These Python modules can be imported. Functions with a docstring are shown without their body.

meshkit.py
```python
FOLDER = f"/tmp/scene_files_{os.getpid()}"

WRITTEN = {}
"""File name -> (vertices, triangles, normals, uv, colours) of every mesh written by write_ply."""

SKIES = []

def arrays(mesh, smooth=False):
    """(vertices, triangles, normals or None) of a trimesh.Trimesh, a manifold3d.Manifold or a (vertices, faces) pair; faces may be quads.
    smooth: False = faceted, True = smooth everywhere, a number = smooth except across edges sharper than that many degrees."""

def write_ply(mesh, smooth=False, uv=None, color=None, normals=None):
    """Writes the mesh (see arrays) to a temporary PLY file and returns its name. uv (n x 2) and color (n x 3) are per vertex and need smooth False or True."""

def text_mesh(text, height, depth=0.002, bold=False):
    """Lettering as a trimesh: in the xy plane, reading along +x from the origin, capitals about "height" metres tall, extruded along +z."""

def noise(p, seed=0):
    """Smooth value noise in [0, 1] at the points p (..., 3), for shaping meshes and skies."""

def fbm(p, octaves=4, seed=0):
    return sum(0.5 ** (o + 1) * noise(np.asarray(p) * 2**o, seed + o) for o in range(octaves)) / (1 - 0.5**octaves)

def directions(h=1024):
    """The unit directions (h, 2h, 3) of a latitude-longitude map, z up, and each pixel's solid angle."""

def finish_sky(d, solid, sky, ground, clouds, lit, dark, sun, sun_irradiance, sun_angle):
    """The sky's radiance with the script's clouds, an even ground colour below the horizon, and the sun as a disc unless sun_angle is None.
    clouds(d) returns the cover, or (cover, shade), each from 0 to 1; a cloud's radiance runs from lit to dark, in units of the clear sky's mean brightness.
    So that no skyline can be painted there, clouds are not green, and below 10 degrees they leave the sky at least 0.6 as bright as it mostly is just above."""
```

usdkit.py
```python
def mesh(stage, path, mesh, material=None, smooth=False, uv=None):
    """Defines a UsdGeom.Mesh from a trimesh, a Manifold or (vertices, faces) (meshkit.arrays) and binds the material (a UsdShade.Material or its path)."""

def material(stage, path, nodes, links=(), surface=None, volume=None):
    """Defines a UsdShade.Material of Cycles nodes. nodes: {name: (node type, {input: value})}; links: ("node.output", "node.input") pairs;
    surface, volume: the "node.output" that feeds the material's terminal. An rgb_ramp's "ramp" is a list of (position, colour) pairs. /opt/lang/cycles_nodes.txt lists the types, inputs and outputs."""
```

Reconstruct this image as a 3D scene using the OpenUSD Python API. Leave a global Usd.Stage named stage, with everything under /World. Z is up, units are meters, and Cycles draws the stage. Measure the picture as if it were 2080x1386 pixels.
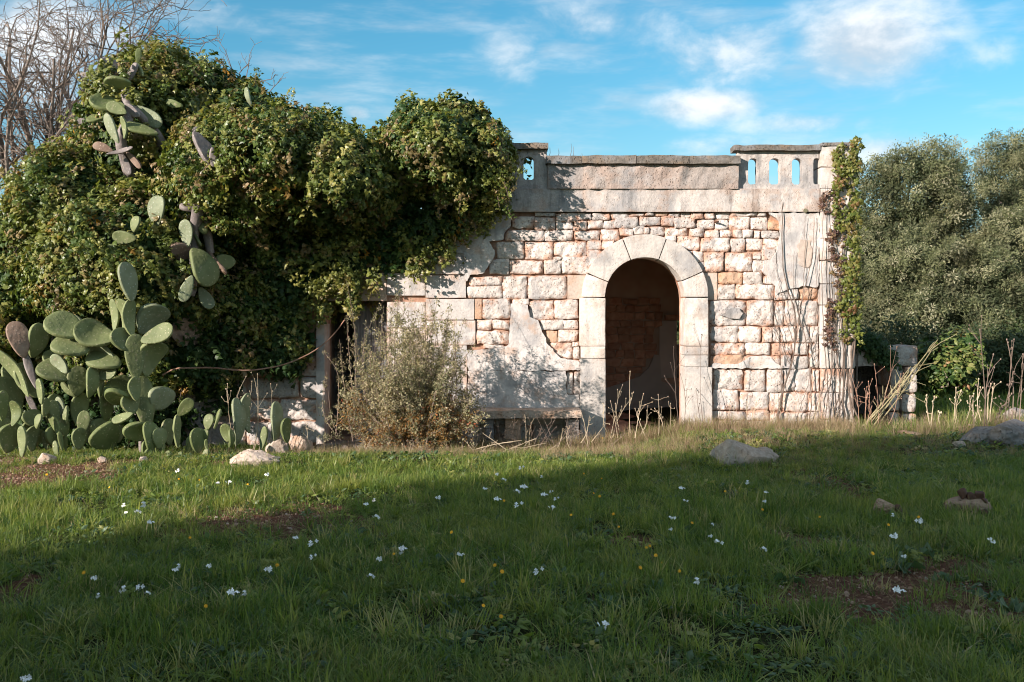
import math
import numpy as np, trimesh, usdkit, meshkit
from pxr import Usd, UsdGeom, UsdLux, UsdShade, Gf, Sdf, Vt
from shapely.geometry import Polygon, box as sbox
from shapely.ops import unary_union

# ------------------------------------------------------------------ camera, sky, sun, exposure
F = 2022.0            # focal length in photo pixels (35 mm equivalent)
CAMZ = 1.6
HY = 640.0            # horizon row of the photo
YW = 13.8             # distance of the facade
EXPOSURE = 1.82
SUN_I = 0.72
SKY_S = 0.074
SUN_EL, SUN_AZ = math.radians(18.0), math.radians(180 + 50.0)
SUN = np.array([math.sin(SUN_AZ) * math.cos(SUN_EL), math.cos(SUN_AZ) * math.cos(SUN_EL), math.sin(SUN_EL)])

stage = Usd.Stage.CreateInMemory()
UsdGeom.SetStageUpAxis(stage, UsdGeom.Tokens.z)
UsdGeom.SetStageMetersPerUnit(stage, 1.0)
UsdGeom.Xform.Define(stage, '/World')
UsdGeom.Scope.Define(stage, '/World/Looks')

cam = UsdGeom.Camera.Define(stage, '/World/camera')
cam.CreateHorizontalApertureAttr(36.0)
cam.CreateVerticalApertureAttr(36.0 * 682 / 1024)
cam.CreateFocalLengthAttr(36.0 * F / 2080)
cam.CreateVerticalApertureOffsetAttr(-36.0 * (693 - HY) / 2080)
cam.CreateClippingRangeAttr(Gf.Vec2f(0.05, 2000))
cam.CreateExposureAttr(EXPOSURE)
cam.AddTranslateOp().Set(Gf.Vec3d(0, 0, CAMZ))
cam.AddRotateXOp().Set(90.0)


class Graph:
    """collects Cycles nodes and links"""
    def __init__(s):
        s.n, s.l, s.k = {}, [], 0

    def add(s, kind, **kw):
        s.k += 1
        name = f'{kind}_{s.k}'
        vals = {}
        for k, v in kw.items():
            if isinstance(v, str) and '.' in v and v.split('.')[0] in s.n:
                s.l.append((v, f'{name}.{k}'))
            else:
                vals[k] = v
        s.n[name] = (kind, vals)
        return name

    def m(s, op, a, b=0.0, c=0.0, clamp=False):
        return s.add('math', math_type=op, value1=a, value2=b, value3=c, use_clamp=clamp) + '.value'

    def mixc(s, f, a, b, kind='mix'):
        return s.add('mix_color', blend_type=kind, fac=f, a=a, b=b) + '.result'

    def noise(s, vec, scale, detail=4.0, rough=0.55, dist=0.0):
        return s.add('noise_texture', vector=vec, scale=scale, detail=detail, roughness=rough, distortion=dist)

    def ramp(s, f, stops):
        return s.add('rgb_ramp', fac=f, ramp=stops) + '.color'

    def build(s, name, surface=None, volume=None):
        return usdkit.material(stage, '/World/Looks/' + name, s.n, s.l, surface=surface, volume=volume)


def px_dir(px, py):
    az = math.atan((px - 1040) / F)
    el = math.atan((HY - py) / F * math.cos(az))
    return az, el


def make_sky():
    g = Graph()
    d = g.add('texture_coordinate') + '.generated'
    sky = g.add('sky_texture', sky_type='single_scattering', sun_disc=False, sun_elevation=SUN_EL, sun_rotation=SUN_AZ,
                altitude=100.0, air_density=1.0, aerosol_density=0.5, ozone_density=1.6) + '.color'
    xyz = g.add('separate_xyz', vector=d)
    low = g.add('map_range', range_type='smoothstep', value=xyz + '.z', from_min=0.0, from_max=0.30, to_min=1.0, to_max=0.0) + '.result'
    sky = g.mixc(1.0, sky, g.mixc(low, (0.26, 0.61, 0.66), (0.48, 0.56, 0.56)), 'multiply')
    az = g.m('arctan2', xyz + '.x', xyz + '.y')
    el = g.m('arcsine', xyz + '.z')
    v = g.add('combine_xyz', x=az, y=el, z=0.0) + '.vector'
    vs = g.add('mapping', vector=v, scale=(1.0, 1.7, 1.0), rotation=(0.0, 0.0, 0.12)) + '.vector'
    n1 = g.noise(vs, 9.0, 7.0, 0.58, 0.35) + '.fac'
    n2 = g.noise(vs, 24.0, 5.0, 0.6, 0.2) + '.fac'
    clouds = [(1755, 95, 150, 95, 1.0), (1500, 110, 240, 75, .60), (1430, 215, 130, 36, .85), (1640, 248, 160, 28, .62),
              (1035, 115, 70, 75, .50), (1220, 50, 220, 60, .50), (110, 110, 190, 120, .80), (722, 231, 30, 16, .72), (664, 220, 18, 12, .5),
              (1470, 300, 160, 30, .45), (1800, 305, 120, 32, .75), (1250, 125, 150, 22, .35), (420, 40, 160, 45, .42),
              (2000, 110, 90, 40, .35), (1300, 80, 100, 50, .4)]
    tot = None
    for px, py, rx, ry, s in clouds:
        a0, e0 = px_dir(px, py)
        qa = g.m('divide', g.m('subtract', az, a0), rx / F)
        qe = g.m('divide', g.m('subtract', el, e0), ry / F)
        q = g.m('add', g.m('multiply', qa, qa), g.m('multiply', qe, qe))
        e = g.m('multiply', g.m('exponent', g.m('multiply', q, -0.8)), s)
        tot = e if tot is None else g.m('maximum', tot, e)
    # heavier unseen cloud outside the view, added to brighten and whiten the shade
    added_cloud = g.m('multiply', g.add('map_range', range_type='smoothstep', value=g.noise(vs, 2.6, 3.0) + '.fac', from_min=0.36, from_max=0.62, to_min=0.0, to_max=0.95) + '.result',
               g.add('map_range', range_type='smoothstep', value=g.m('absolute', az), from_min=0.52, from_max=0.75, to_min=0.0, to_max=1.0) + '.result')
    tot = g.m('maximum', tot, added_cloud)
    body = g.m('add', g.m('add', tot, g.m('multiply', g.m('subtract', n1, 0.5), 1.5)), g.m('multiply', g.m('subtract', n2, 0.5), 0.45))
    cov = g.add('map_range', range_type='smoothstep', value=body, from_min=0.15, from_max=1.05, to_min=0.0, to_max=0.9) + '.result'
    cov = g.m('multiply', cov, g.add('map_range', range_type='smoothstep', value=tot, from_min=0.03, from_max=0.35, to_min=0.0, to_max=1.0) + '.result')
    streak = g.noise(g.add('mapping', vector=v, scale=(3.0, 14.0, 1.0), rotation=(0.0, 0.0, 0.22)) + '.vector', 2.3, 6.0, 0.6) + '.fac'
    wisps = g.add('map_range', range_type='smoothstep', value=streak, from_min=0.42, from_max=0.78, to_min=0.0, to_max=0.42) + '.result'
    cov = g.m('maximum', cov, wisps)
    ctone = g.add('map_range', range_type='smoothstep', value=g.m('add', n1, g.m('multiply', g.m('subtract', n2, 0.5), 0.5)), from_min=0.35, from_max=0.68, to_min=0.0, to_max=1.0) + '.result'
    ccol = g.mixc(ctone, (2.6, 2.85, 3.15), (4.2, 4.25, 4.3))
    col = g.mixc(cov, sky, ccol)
    g.l_col = col
    b = g.add('background_shader', color=col, strength=SKY_S)
    return g.build('sky_look', surface=b + '.background')


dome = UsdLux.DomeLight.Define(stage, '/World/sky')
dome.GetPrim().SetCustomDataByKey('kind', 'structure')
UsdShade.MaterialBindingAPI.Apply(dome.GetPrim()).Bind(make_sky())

sun = UsdLux.DistantLight.Define(stage, '/World/sun')
sun.CreateIntensityAttr(SUN_I)
sun.CreateAngleAttr(0.5)
sun.CreateNormalizeAttr(True)
sun.CreateColorAttr(Gf.Vec3f(1.0, 0.905, 0.825))
zx = SUN
xx = np.cross([0, 0, 1.0], zx); xx /= np.linalg.norm(xx)
yx = np.cross(zx, xx)
sun.AddTransformOp().Set(Gf.Matrix4d(*xx, 0, *yx, 0, *zx, 0, 0, 0, 20, 1))

# ------------------------------------------------------------------ helpers
_names = {}


def numbered(parent, name):
    k = (parent, name)
    i = _names.get(k, -1) + 1
    _names[k] = i
    return name if i == 0 else f'{name}_{i:03d}'


def path_of(p):
    return '/World' if p is None else (p if isinstance(p, str) else str(p.GetPath()))


def tag(o, label=None, cat=None, group=None, kind=None):
    p = o.GetPrim() if hasattr(o, 'GetPrim') else o
    for k, v in (('label', label), ('category', cat), ('group', group), ('kind', kind)):
        if v:
            p.SetCustomDataByKey(k, v)
    return p


def obj(name, mesh, material, parent=None, smooth=False, label=None):
    par = path_of(parent)
    m = usdkit.mesh(stage, par + '/' + numbered(par, name), mesh, material, smooth=smooth)
    if label:
        m.GetPrim().SetCustomDataByKey('label', label)
    return m.GetPrim()


def thing(name, label, cat, loc=(0, 0, 0), rz=0.0, group=None, scale=None):
    x = UsdGeom.Xform.Define(stage, '/World/' + numbered('/World', name))
    x.AddTranslateOp().Set(Gf.Vec3d(*map(float, loc)))
    x.AddRotateZOp().Set(math.degrees(rz))
    if scale is not None:
        x.AddScaleOp().Set(Gf.Vec3f(scale, scale, scale))
    return tag(x, label, cat, group)


def copy_of(src, name, label, cat, loc, rz, group, scale):
    t = thing(name, label, cat, loc, rz, group, scale)
    t.GetReferences().AddInternalReference(src)
    t.SetInstanceable(True)
    return t


def scatter(name, protos, pos, quat, scale, idx, parent=None, kind='stuff'):
    """PointInstancer; protos = [(name, mesh, material)]"""
    par = path_of(parent)
    p = par + '/' + numbered(par, name)
    pi = UsdGeom.PointInstancer.Define(stage, p)
    rel = pi.CreatePrototypesRel()
    for i, (n, m, mat) in enumerate(protos):
        mm = usdkit.mesh(stage, f'{p}/protos/{n}' + (f'_{i:03d}' if i else ''), m, mat)
        rel.AddTarget(mm.GetPath())
    pi.CreateProtoIndicesAttr(Vt.IntArray.FromNumpy(np.asarray(idx, np.int32)))
    pi.CreatePositionsAttr(Vt.Vec3fArray.FromNumpy(np.asarray(pos, np.float32)))
    q = np.asarray(quat, np.float32)          # w x y z
    pi.CreateOrientationsAttr(Vt.QuathArray([Gf.Quath(float(a), float(b), float(c), float(d)) for a, b, c, d in q]))
    sc = np.asarray(scale, np.float32)
    if sc.ndim == 1:
        sc = np.repeat(sc[:, None], 3, 1)
    pi.CreateScalesAttr(Vt.Vec3fArray.FromNumpy(sc))
    pi.GetPrim().SetCustomDataByKey('kind', kind)
    return pi.GetPrim()


def quat_align(n, roll):
    """quaternions taking +z to n with a roll about it"""
    n = n / np.linalg.norm(n, axis=1, keepdims=True)
    w = 1 + n[:, 2]
    q = np.stack([w, -n[:, 1], n[:, 0], np.zeros(len(n))], 1)
    bad = w < 1e-4
    q[bad] = [0, 1, 0, 0]
    q /= np.linalg.norm(q, axis=1, keepdims=True)
    c, s = np.cos(roll / 2), np.sin(roll / 2)
    a = np.stack([c, 0 * c, 0 * c, s], 1)
    w1, x1, y1, z1 = q.T
    w2, x2, y2, z2 = a.T
    return np.stack([w1*w2 - x1*x2 - y1*y2 - z1*z2, w1*x2 + x1*w2 + y1*z2 - z1*y2,
                     w1*y2 - x1*z2 + y1*w2 + z1*x2, w1*z2 + x1*y2 - y1*x2 + z1*w2], 1)


def P(px, py, D=YW):
    return np.array([(px - 1040) * D / F, D, CAMZ - (py - HY) * D / F])


class MB:
    def __init__(s):
        s.v, s.f, s.n = [], [], 0

    def add(s, v, f):
        v = np.asarray(v, float); f = np.asarray(f, int)
        if f.shape[1] == 4:
            f = np.vstack([f[:, [0, 1, 2]], f[:, [0, 2, 3]]])
        s.v.append(v); s.f.append(f + s.n); s.n += len(v)

    def get(s):
        return np.vstack(s.v), np.vstack(s.f)

    def box(s, a, b):
        m = trimesh.creation.box(bounds=[np.minimum(a, b), np.maximum(a, b)])
        s.add(m.vertices, m.faces)


def tube(pts, rad, sides=5, cap=True):
    pts = np.asarray(pts, float)
    k = len(pts)
    rad = np.broadcast_to(np.asarray(rad, float), (k,))
    t = np.gradient(pts, axis=0)
    t /= np.maximum(np.linalg.norm(t, axis=1, keepdims=True), 1e-9)
    ref = np.array([0.31, 0.95, 0.05]) if abs(t[0, 1]) < 0.8 else np.array([1.0, 0.1, 0.0])
    a = np.cross(t, ref); a /= np.maximum(np.linalg.norm(a, axis=1, keepdims=True), 1e-9)
    b = np.cross(t, a)
    ang = np.arange(sides) / sides * 2 * np.pi
    v = (pts[:, None] + rad[:, None, None] * (np.cos(ang)[None, :, None] * a[:, None] + np.sin(ang)[None, :, None] * b[:, None])).reshape(-1, 3)
    f = []
    for i in range(k - 1):
        for j in range(sides):
            f.append((i * sides + j, i * sides + (j + 1) % sides, (i + 1) * sides + (j + 1) % sides, (i + 1) * sides + j))
    f = np.array(f)
    f = np.vstack([f[:, [0, 1, 2]], f[:, [0, 2, 3]]])
    if cap:
        v = np.vstack([v, pts[-1:], pts[:1]])
        n = k * sides
        f = np.vstack([f, [((k - 1) * sides + j, (k - 1) * sides + (j + 1) % sides, n) for j in range(sides)],
                       [((j + 1) % sides, j, n + 1) for j in range(sides)]])
    return v, f


def smooth_line(pts, n):
    pts = np.asarray(pts, float)
    d = np.r_[0, np.cumsum(np.linalg.norm(np.diff(pts, axis=0), axis=1))]
    from scipy.interpolate import PchipInterpolator
    return PchipInterpolator(d, pts)(np.linspace(0, d[-1], n))


def S(a, b, x):
    t = np.clip((np.asarray(x, float) - a) / (b - a), 0, 1)
    return t * t * (3 - 2 * t)


# ------------------------------------------------------------------ ground shape
def height(x, y):
    x = np.asarray(x, float); y = np.asarray(y, float)
    p = np.stack([x, y, 0 * x], -1)
    near = 0.05 * (meshkit.fbm(p * 0.9, 3, 5) - 0.5) + 0.03 * (meshkit.fbm(p * 4.0, 2, 8) - 0.5)
    dip = -0.21 * S(10.9, 12.9, y) * (1 - S(0.8, 2.6, x)) * (1 - S(16, 22, y))
    mound = 0.13 * np.exp(-((x - 3.2) / 1.9) ** 2 - ((y - 12.2) / 0.9) ** 2)
    rise = 0.10 * np.exp(-((x - 6.9) / 1.4) ** 2 - ((y - 12.6) / 1.2) ** 2)
    far = 0.6 * (meshkit.fbm(p * 0.03, 2, 3) - 0.5) * S(30, 80, np.abs(y))
    return near + dip + mound + rise + far


def gpos(px, py, up=0.0):
    """the ground point under the photo's pixel; up = height of that pixel above the ground"""
    D = 10.0
    for _ in range(40):
        z = float(height((px - 1040) * D / F, D)) + up
        Dn = (CAMZ - z) * F / max(py - HY, 30)
        D = 0.5 * D + 0.5 * min(Dn, 60)
    return np.array([(px - 1040) * D / F, D, float(height((px - 1040) * D / F, D))])


# ------------------------------------------------------------------ materials
def stone_mat(name, base, dark, stain, stain_amt=0.5, bump=0.5, pits=0.6, rough=0.95, grey=0.25, edge=0.8, scale=1.0, streak=0.0):
    g = Graph()
    pos = g.add('geometry') + '.position'
    rnd = g.add('object_info') + '.random'
    n1 = g.noise(pos, 5.0 * scale, 6.0, 0.62) + '.fac'
    n2 = g.noise(pos, 26.0 * scale, 5.0, 0.65) + '.fac'
    n3 = g.noise(pos, 2.2 * scale, 4.0, 0.6, 0.4) + '.fac'
    c = g.mixc(g.add('map_range', value=n2, from_min=0.3, from_max=0.7, clamp=True) + '.result', dark, base)
    # per stone tone
    tone = g.add('map_range', value=rnd, from_min=0.0, from_max=1.0, to_min=0.80, to_max=1.10) + '.result'
    c = g.mixc(1.0, c, g.add('combine_xyz', x=tone, y=tone, z=tone) + '.vector', 'multiply')
    # grey lichen
    gm = g.add('map_range', range_type='smoothstep', value=n3, from_min=0.46, from_max=0.66, to_max=grey) + '.result'
    c = g.mixc(gm, c, (0.24, 0.235, 0.24))
    if streak:
        sv = g.add('mapping', vector=pos, scale=(9.0, 9.0, 0.9)) + '.vector'
        sn = g.m('add', g.m('multiply', g.noise(sv, 1.0, 5.0, 0.65, 0.3) + '.fac', .6), g.m('multiply', n1, .4))
        c = g.mixc(g.add('map_range', range_type='smoothstep', value=sn, from_min=0.47, from_max=0.66, to_max=streak) + '.result', c, (0.17, 0.16, 0.155))
    # rusty soil stain in patches, more of it towards a stone's joints
    e = g.add('attribute', attribute='edge') + '.fac'
    st = g.m('add', g.m('add', g.m('multiply', e, 0.20 * edge), n1), g.m('multiply', g.m('subtract', rnd, 0.5), 0.12))
    sm = g.add('map_range', range_type='smoothstep', value=st, from_min=0.52, from_max=0.72, to_max=stain_amt) + '.result'
    c = g.mixc(sm, c, stain)
    vor = g.add('voronoi_texture', vector=g.mixc(0.08, pos, g.noise(pos, 11.0) + '.color'), scale=30.0 * scale, randomness=1.0) + '.distance'
    pit = g.add('map_range', range_type='smoothstep', value=vor, from_min=0.10, from_max=0.30) + '.result'
    pit = g.m('maximum', pit, g.add('map_range', value=n1, from_min=0.40, from_max=0.56, to_min=1.0, to_max=0.0, clamp=True) + '.result')
    c = g.mixc(g.m('multiply', g.m('subtract', 1.0, pit), pits * 0.5), c, tuple(0.45 * x for x in stain))
    hgt = g.m('add', g.m('multiply', n2, 0.6), g.m('add', g.m('multiply', pit, pits), g.m('multiply', n1, 0.8)))
    b = g.add('bump', height=hgt, strength=bump, distance=0.02)
    p = g.add('principled_bsdf', base_color=c, roughness=rough, specular_ior_level=0.15, normal=b + '.normal')
    return g.build(name, surface=p + '.BSDF')


def leaf_mat(name, stops, transl=0.3, rough=0.45, spec=0.4, patch=0.25, patch_col=(0.14, 0.13, 0.04), pscale=1.2):
    g = Graph()
    geo = g.add('geometry')
    isl = geo + '.random_per_island'
    rnd = g.add('object_info') + '.random'
    r = g.m('fraction', g.m('add', isl, g.m('multiply', rnd, 7.31)))
    c = g.ramp(r, stops)
    n = g.noise(geo + '.position', pscale, 3.0) + '.fac'
    pm = g.add('map_range', range_type='smoothstep', value=n, from_min=0.45, from_max=0.68, to_max=patch) + '.result'
    c = g.mixc(pm, c, patch_col)
    p = g.add('principled_bsdf', base_color=c, roughness=rough, specular_ior_level=spec)
    t = g.add('translucent_bsdf', color=g.mixc(1.0, c, (1.5, 1.45, 0.8), 'multiply'))
    mx = g.add('mix_closure', fac=transl, closure1=p + '.BSDF', closure2=t + '.BSDF')
    return g.build(name, surface=mx + '.closure')


def plain_mat(name, c1, c2, scale=8.0, rough=0.85, bump=0.3, dist=0.01, spec=0.2, vec_scale=None, rnd_amt=0.25):
    g = Graph()
    pos = g.add('geometry') + '.position'
    if vec_scale:
        pos = g.add('mapping', vector=pos, scale=vec_scale) + '.vector'
    rnd = g.add('object_info') + '.random'
    n = g.noise(pos, scale, 6.0, 0.62) + '.fac'
    c = g.mixc(g.add('map_range', value=n, from_min=0.32, from_max=0.68, clamp=True) + '.result', c1, c2)
    t = g.add('map_range', value=rnd, to_min=1 - rnd_amt, to_max=1 + rnd_amt * 0.4) + '.result'
    c = g.mixc(1.0, c, g.add('combine_xyz', x=t, y=t, z=t) + '.vector', 'multiply')
    b = g.add('bump', height=n, strength=bump, distance=dist)
    p = g.add('principled_bsdf', base_color=c, roughness=rough, specular_ior_level=spec, normal=b + '.normal')
    return g.build(name, surface=p + '.BSDF')


M = {}
M['stone'] = stone_mat('rubble_stone', (0.70, 0.635, 0.585), (0.45, 0.37, 0.32), (0.40, 0.20, 0.12), 0.78, 1.0, 0.9, grey=0.6, streak=0.3)
M['orange_stone'] = stone_mat('ochre_stone', (0.56, 0.38, 0.27), (0.46, 0.28, 0.18), (0.40, 0.17, 0.08), 0.7, 0.9, 0.5, grey=0.3)
M['tan_block'] = stone_mat('tan_block', (0.54, 0.445, 0.375), (0.43, 0.335, 0.275), (0.45, 0.26, 0.16), 0.5, 0.5, 0.3, grey=0.45)
M['dressed'] = stone_mat('dressed_stone', (0.63, 0.57, 0.52), (0.49, 0.435, 0.39), (0.44, 0.29, 0.20), 0.34, 0.5, 0.35, grey=0.6, edge=0.5, streak=0.45)
M['plaster'] = stone_mat('old_plaster', (0.63, 0.575, 0.535), (0.48, 0.43, 0.40), (0.46, 0.28, 0.18), 0.5, 0.6, 0.35, grey=0.6, edge=0.9, streak=0.5)
M['parapet'] = stone_mat('weathered_parapet', (0.39, 0.335, 0.30), (0.26, 0.215, 0.19), (0.38, 0.25, 0.185), 0.4, 1.0, 0.6, grey=0.6, streak=0.75)
M['band'] = stone_mat('weathered_band', (0.54, 0.48, 0.44), (0.39, 0.34, 0.305), (0.42, 0.27, 0.19), 0.4, 0.7, 0.4, grey=0.7, streak=0.85)
M['coping'] = stone_mat('lichen_coping', (0.20, 0.17, 0.145), (0.09, 0.08, 0.07), (0.24, 0.16, 0.10), 0.5, 0.9, 0.7, grey=0.8)
M['mortar'] = plain_mat('red_mortar', (0.22, 0.085, 0.045), (0.46, 0.31, 0.225), 6.0, 1.0, 0.9, 0.02)
M['inside'] = plain_mat('inside_plaster', (0.54, 0.35, 0.26), (0.66, 0.50, 0.40), 3.0, 1.0, 0.4)
M['inside_grey'] = plain_mat('inside_grey_plaster', (0.50, 0.44, 0.41), (0.62, 0.55, 0.51), 3.0, 1.0, 0.4)
M['inside_stone'] = plain_mat('inside_stone', (0.44, 0.20, 0.13), (0.60, 0.36, 0.25), 9.0, 1.0, 0.8, 0.03)
M['rock'] = stone_mat('field_rock', (0.52, 0.41, 0.33), (0.34, 0.26, 0.205), (0.36, 0.19, 0.10), 0.6, 1.0, 0.9, grey=0.4, edge=0.0)
M['dark_rock'] = stone_mat('dark_rock', (0.30, 0.265, 0.24), (0.15, 0.13, 0.12), (0.24, 0.15, 0.10), 0.6, 1.0, 1.0, grey=0.6, edge=0.0)
M['pale_rock'] = stone_mat('pale_rock', (0.56, 0.45, 0.37), (0.36, 0.27, 0.21), (0.36, 0.19, 0.11), 0.6, 0.9, 0.8, grey=0.4, edge=0.0)
M['brown_rock'] = stone_mat('brown_rock', (0.42, 0.29, 0.20), (0.25, 0.155, 0.10), (0.30, 0.14, 0.07), 0.8, 1.0, 1.0, grey=0.2, edge=0.0)
M['bark'] = plain_mat('bark', (0.11, 0.085, 0.07), (0.24, 0.19, 0.155), 18.0, 0.95, 0.8, 0.02)
M['twig'] = plain_mat('twig', (0.13, 0.095, 0.075), (0.26, 0.19, 0.15), 6.0, 0.9, 0.3)
M['straw'] = plain_mat('straw_stalk', (0.34, 0.26, 0.17), (0.52, 0.42, 0.30), 4.0, 0.8, 0.2)
M['green_stalk'] = plain_mat('green_stalk', (0.20, 0.17, 0.09), (0.38, 0.32, 0.19), 3.0, 0.7, 0.2)
M['vine'] = plain_mat('dry_vine', (0.10, 0.075, 0.06), (0.20, 0.15, 0.12), 9.0, 0.95, 0.5)
M['pink_stem'] = plain_mat('bramble_stem', (0.28, 0.15, 0.10), (0.42, 0.26, 0.19), 7.0, 0.8, 0.3)
M['wood'] = plain_mat('grey_wood', (0.10, 0.10, 0.105), (0.24, 0.235, 0.235), 5.0, 0.85, 0.7, 0.01, vec_scale=(14.0, 14.0, 0.8))
M['iron'] = plain_mat('rusty_iron', (0.06, 0.035, 0.025), (0.16, 0.08, 0.05), 30.0, 0.8, 0.4)
M['hole'] = plain_mat('clay_pipe', (0.12, 0.11, 0.07), (0.18, 0.16, 0.10), 20.0, 0.9, 0.4)
M['petal'] = plain_mat('white_petal', (0.80, 0.79, 0.76), (0.86, 0.85, 0.82), 40.0, 0.6, 0.1)
M['orange_petal'] = plain_mat('orange_petal', (0.85, 0.36, 0.02), (0.90, 0.48, 0.03), 40.0, 0.6, 0.1)
M['stem'] = plain_mat('flower_stem', (0.05, 0.10, 0.025), (0.09, 0.14, 0.04), 10.0, 0.6, 0.1)


def pad_mat(name, c1, c2, spot):
    g = Graph()
    pos = g.add('geometry') + '.position'
    rnd = g.add('object_info') + '.random'
    n = g.noise(pos, 7.0, 5.0, 0.6) + '.fac'
    c = g.mixc(g.add('map_range', value=n, from_min=0.3, from_max=0.7, clamp=True) + '.result', c1, c2)
    t = g.add('map_range', value=rnd, to_min=0.82, to_max=1.12) + '.result'
    c = g.mixc(1.0, c, g.add('combine_xyz', x=t, y=t, z=t) + '.vector', 'multiply')
    vor = g.add('voronoi_texture', vector=pos, scale=24.0, randomness=0.6) + '.distance'
    dot = g.add('map_range', range_type='smoothstep', value=vor, from_min=0.10, from_max=0.24, to_min=0.9, to_max=0.0) + '.result'
    c = g.mixc(dot, c, spot)
    sc = g.add('map_range', range_type='smoothstep', value=g.noise(pos, 16.0, 6.0, 0.7) + '.fac', from_min=0.56, from_max=0.70, to_max=0.65) + '.result'
    c = g.mixc(sc, c, (0.30, 0.25, 0.17))
    h = g.m('add', g.m('multiply', g.m('subtract', 1.0, vor), 0.16), g.m('multiply', n, 0.7))
    b = g.add('bump', height=h, strength=0.7, distance=0.02)
    p = g.add('principled_bsdf', base_color=c, roughness=0.62, specular_ior_level=0.25, normal=b + '.normal')
    return g.build(name, surface=p + '.BSDF')


M['pad'] = pad_mat('cactus_pad', (0.115, 0.138, 0.056), (0.178, 0.196, 0.086), (0.34, 0.32, 0.19))
M['pad_green'] = pad_mat('cactus_pad_green', (0.10, 0.125, 0.045), (0.145, 0.165, 0.062), (0.30, 0.30, 0.14))
M['pad_blue'] = pad_mat('cactus_pad_blue', (0.145, 0.168, 0.092), (0.22, 0.238, 0.145), (0.32, 0.34, 0.27))
M['pad_wood'] = pad_mat('cactus_wood', (0.11, 0.09, 0.085), (0.25, 0.21, 0.195), (0.36, 0.31, 0.29))
M['pad_brown'] = pad_mat('cactus_brown', (0.16, 0.10, 0.07), (0.27, 0.19, 0.145), (0.44, 0.32, 0.25))

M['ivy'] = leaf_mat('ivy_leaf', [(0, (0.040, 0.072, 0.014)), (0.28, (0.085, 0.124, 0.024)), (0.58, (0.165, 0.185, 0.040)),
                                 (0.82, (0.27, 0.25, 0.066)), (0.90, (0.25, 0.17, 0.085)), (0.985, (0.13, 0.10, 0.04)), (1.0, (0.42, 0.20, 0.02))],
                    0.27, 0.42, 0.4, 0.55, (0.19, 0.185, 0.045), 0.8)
M['ivy_dark'] = leaf_mat('ivy_leaf_dark', [(0, (0.018, 0.045, 0.012)), (0.6, (0.035, 0.070, 0.018)), (1.0, (0.06, 0.09, 0.025))], 0.2, 0.5, 0.25, 0.1)  # darker ivy copy: shade in the mound's hollows is put into its colour
M['creeper'] = leaf_mat('creeper_leaf', [(0, (0.08, 0.11, 0.02)), (0.6, (0.16, 0.175, 0.036)), (0.88, (0.21, 0.18, 0.05)), (1.0, (0.20, 0.10, 0.05))], 0.3, 0.45, 0.4, 0.2)
M['dry_leaf'] = leaf_mat('creeper_red_leaf', [(0, (0.07, 0.04, 0.035)), (0.6, (0.14, 0.075, 0.055)), (1.0, (0.22, 0.15, 0.07))], 0.2, 0.6, 0.3, 0.1)
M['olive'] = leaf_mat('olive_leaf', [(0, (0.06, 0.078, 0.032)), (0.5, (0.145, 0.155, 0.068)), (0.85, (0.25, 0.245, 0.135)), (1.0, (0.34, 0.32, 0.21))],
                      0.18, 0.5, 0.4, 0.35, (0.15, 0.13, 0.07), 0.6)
M['olive_shade'] = leaf_mat('olive_leaf_shade', [(0, (0.03, 0.042, 0.018)), (0.6, (0.06, 0.07, 0.032)), (1.0, (0.10, 0.10, 0.055))], .12, .6, .2, .1)  # darker copy of the olive leaf, paints the shade inside the crowns
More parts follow.
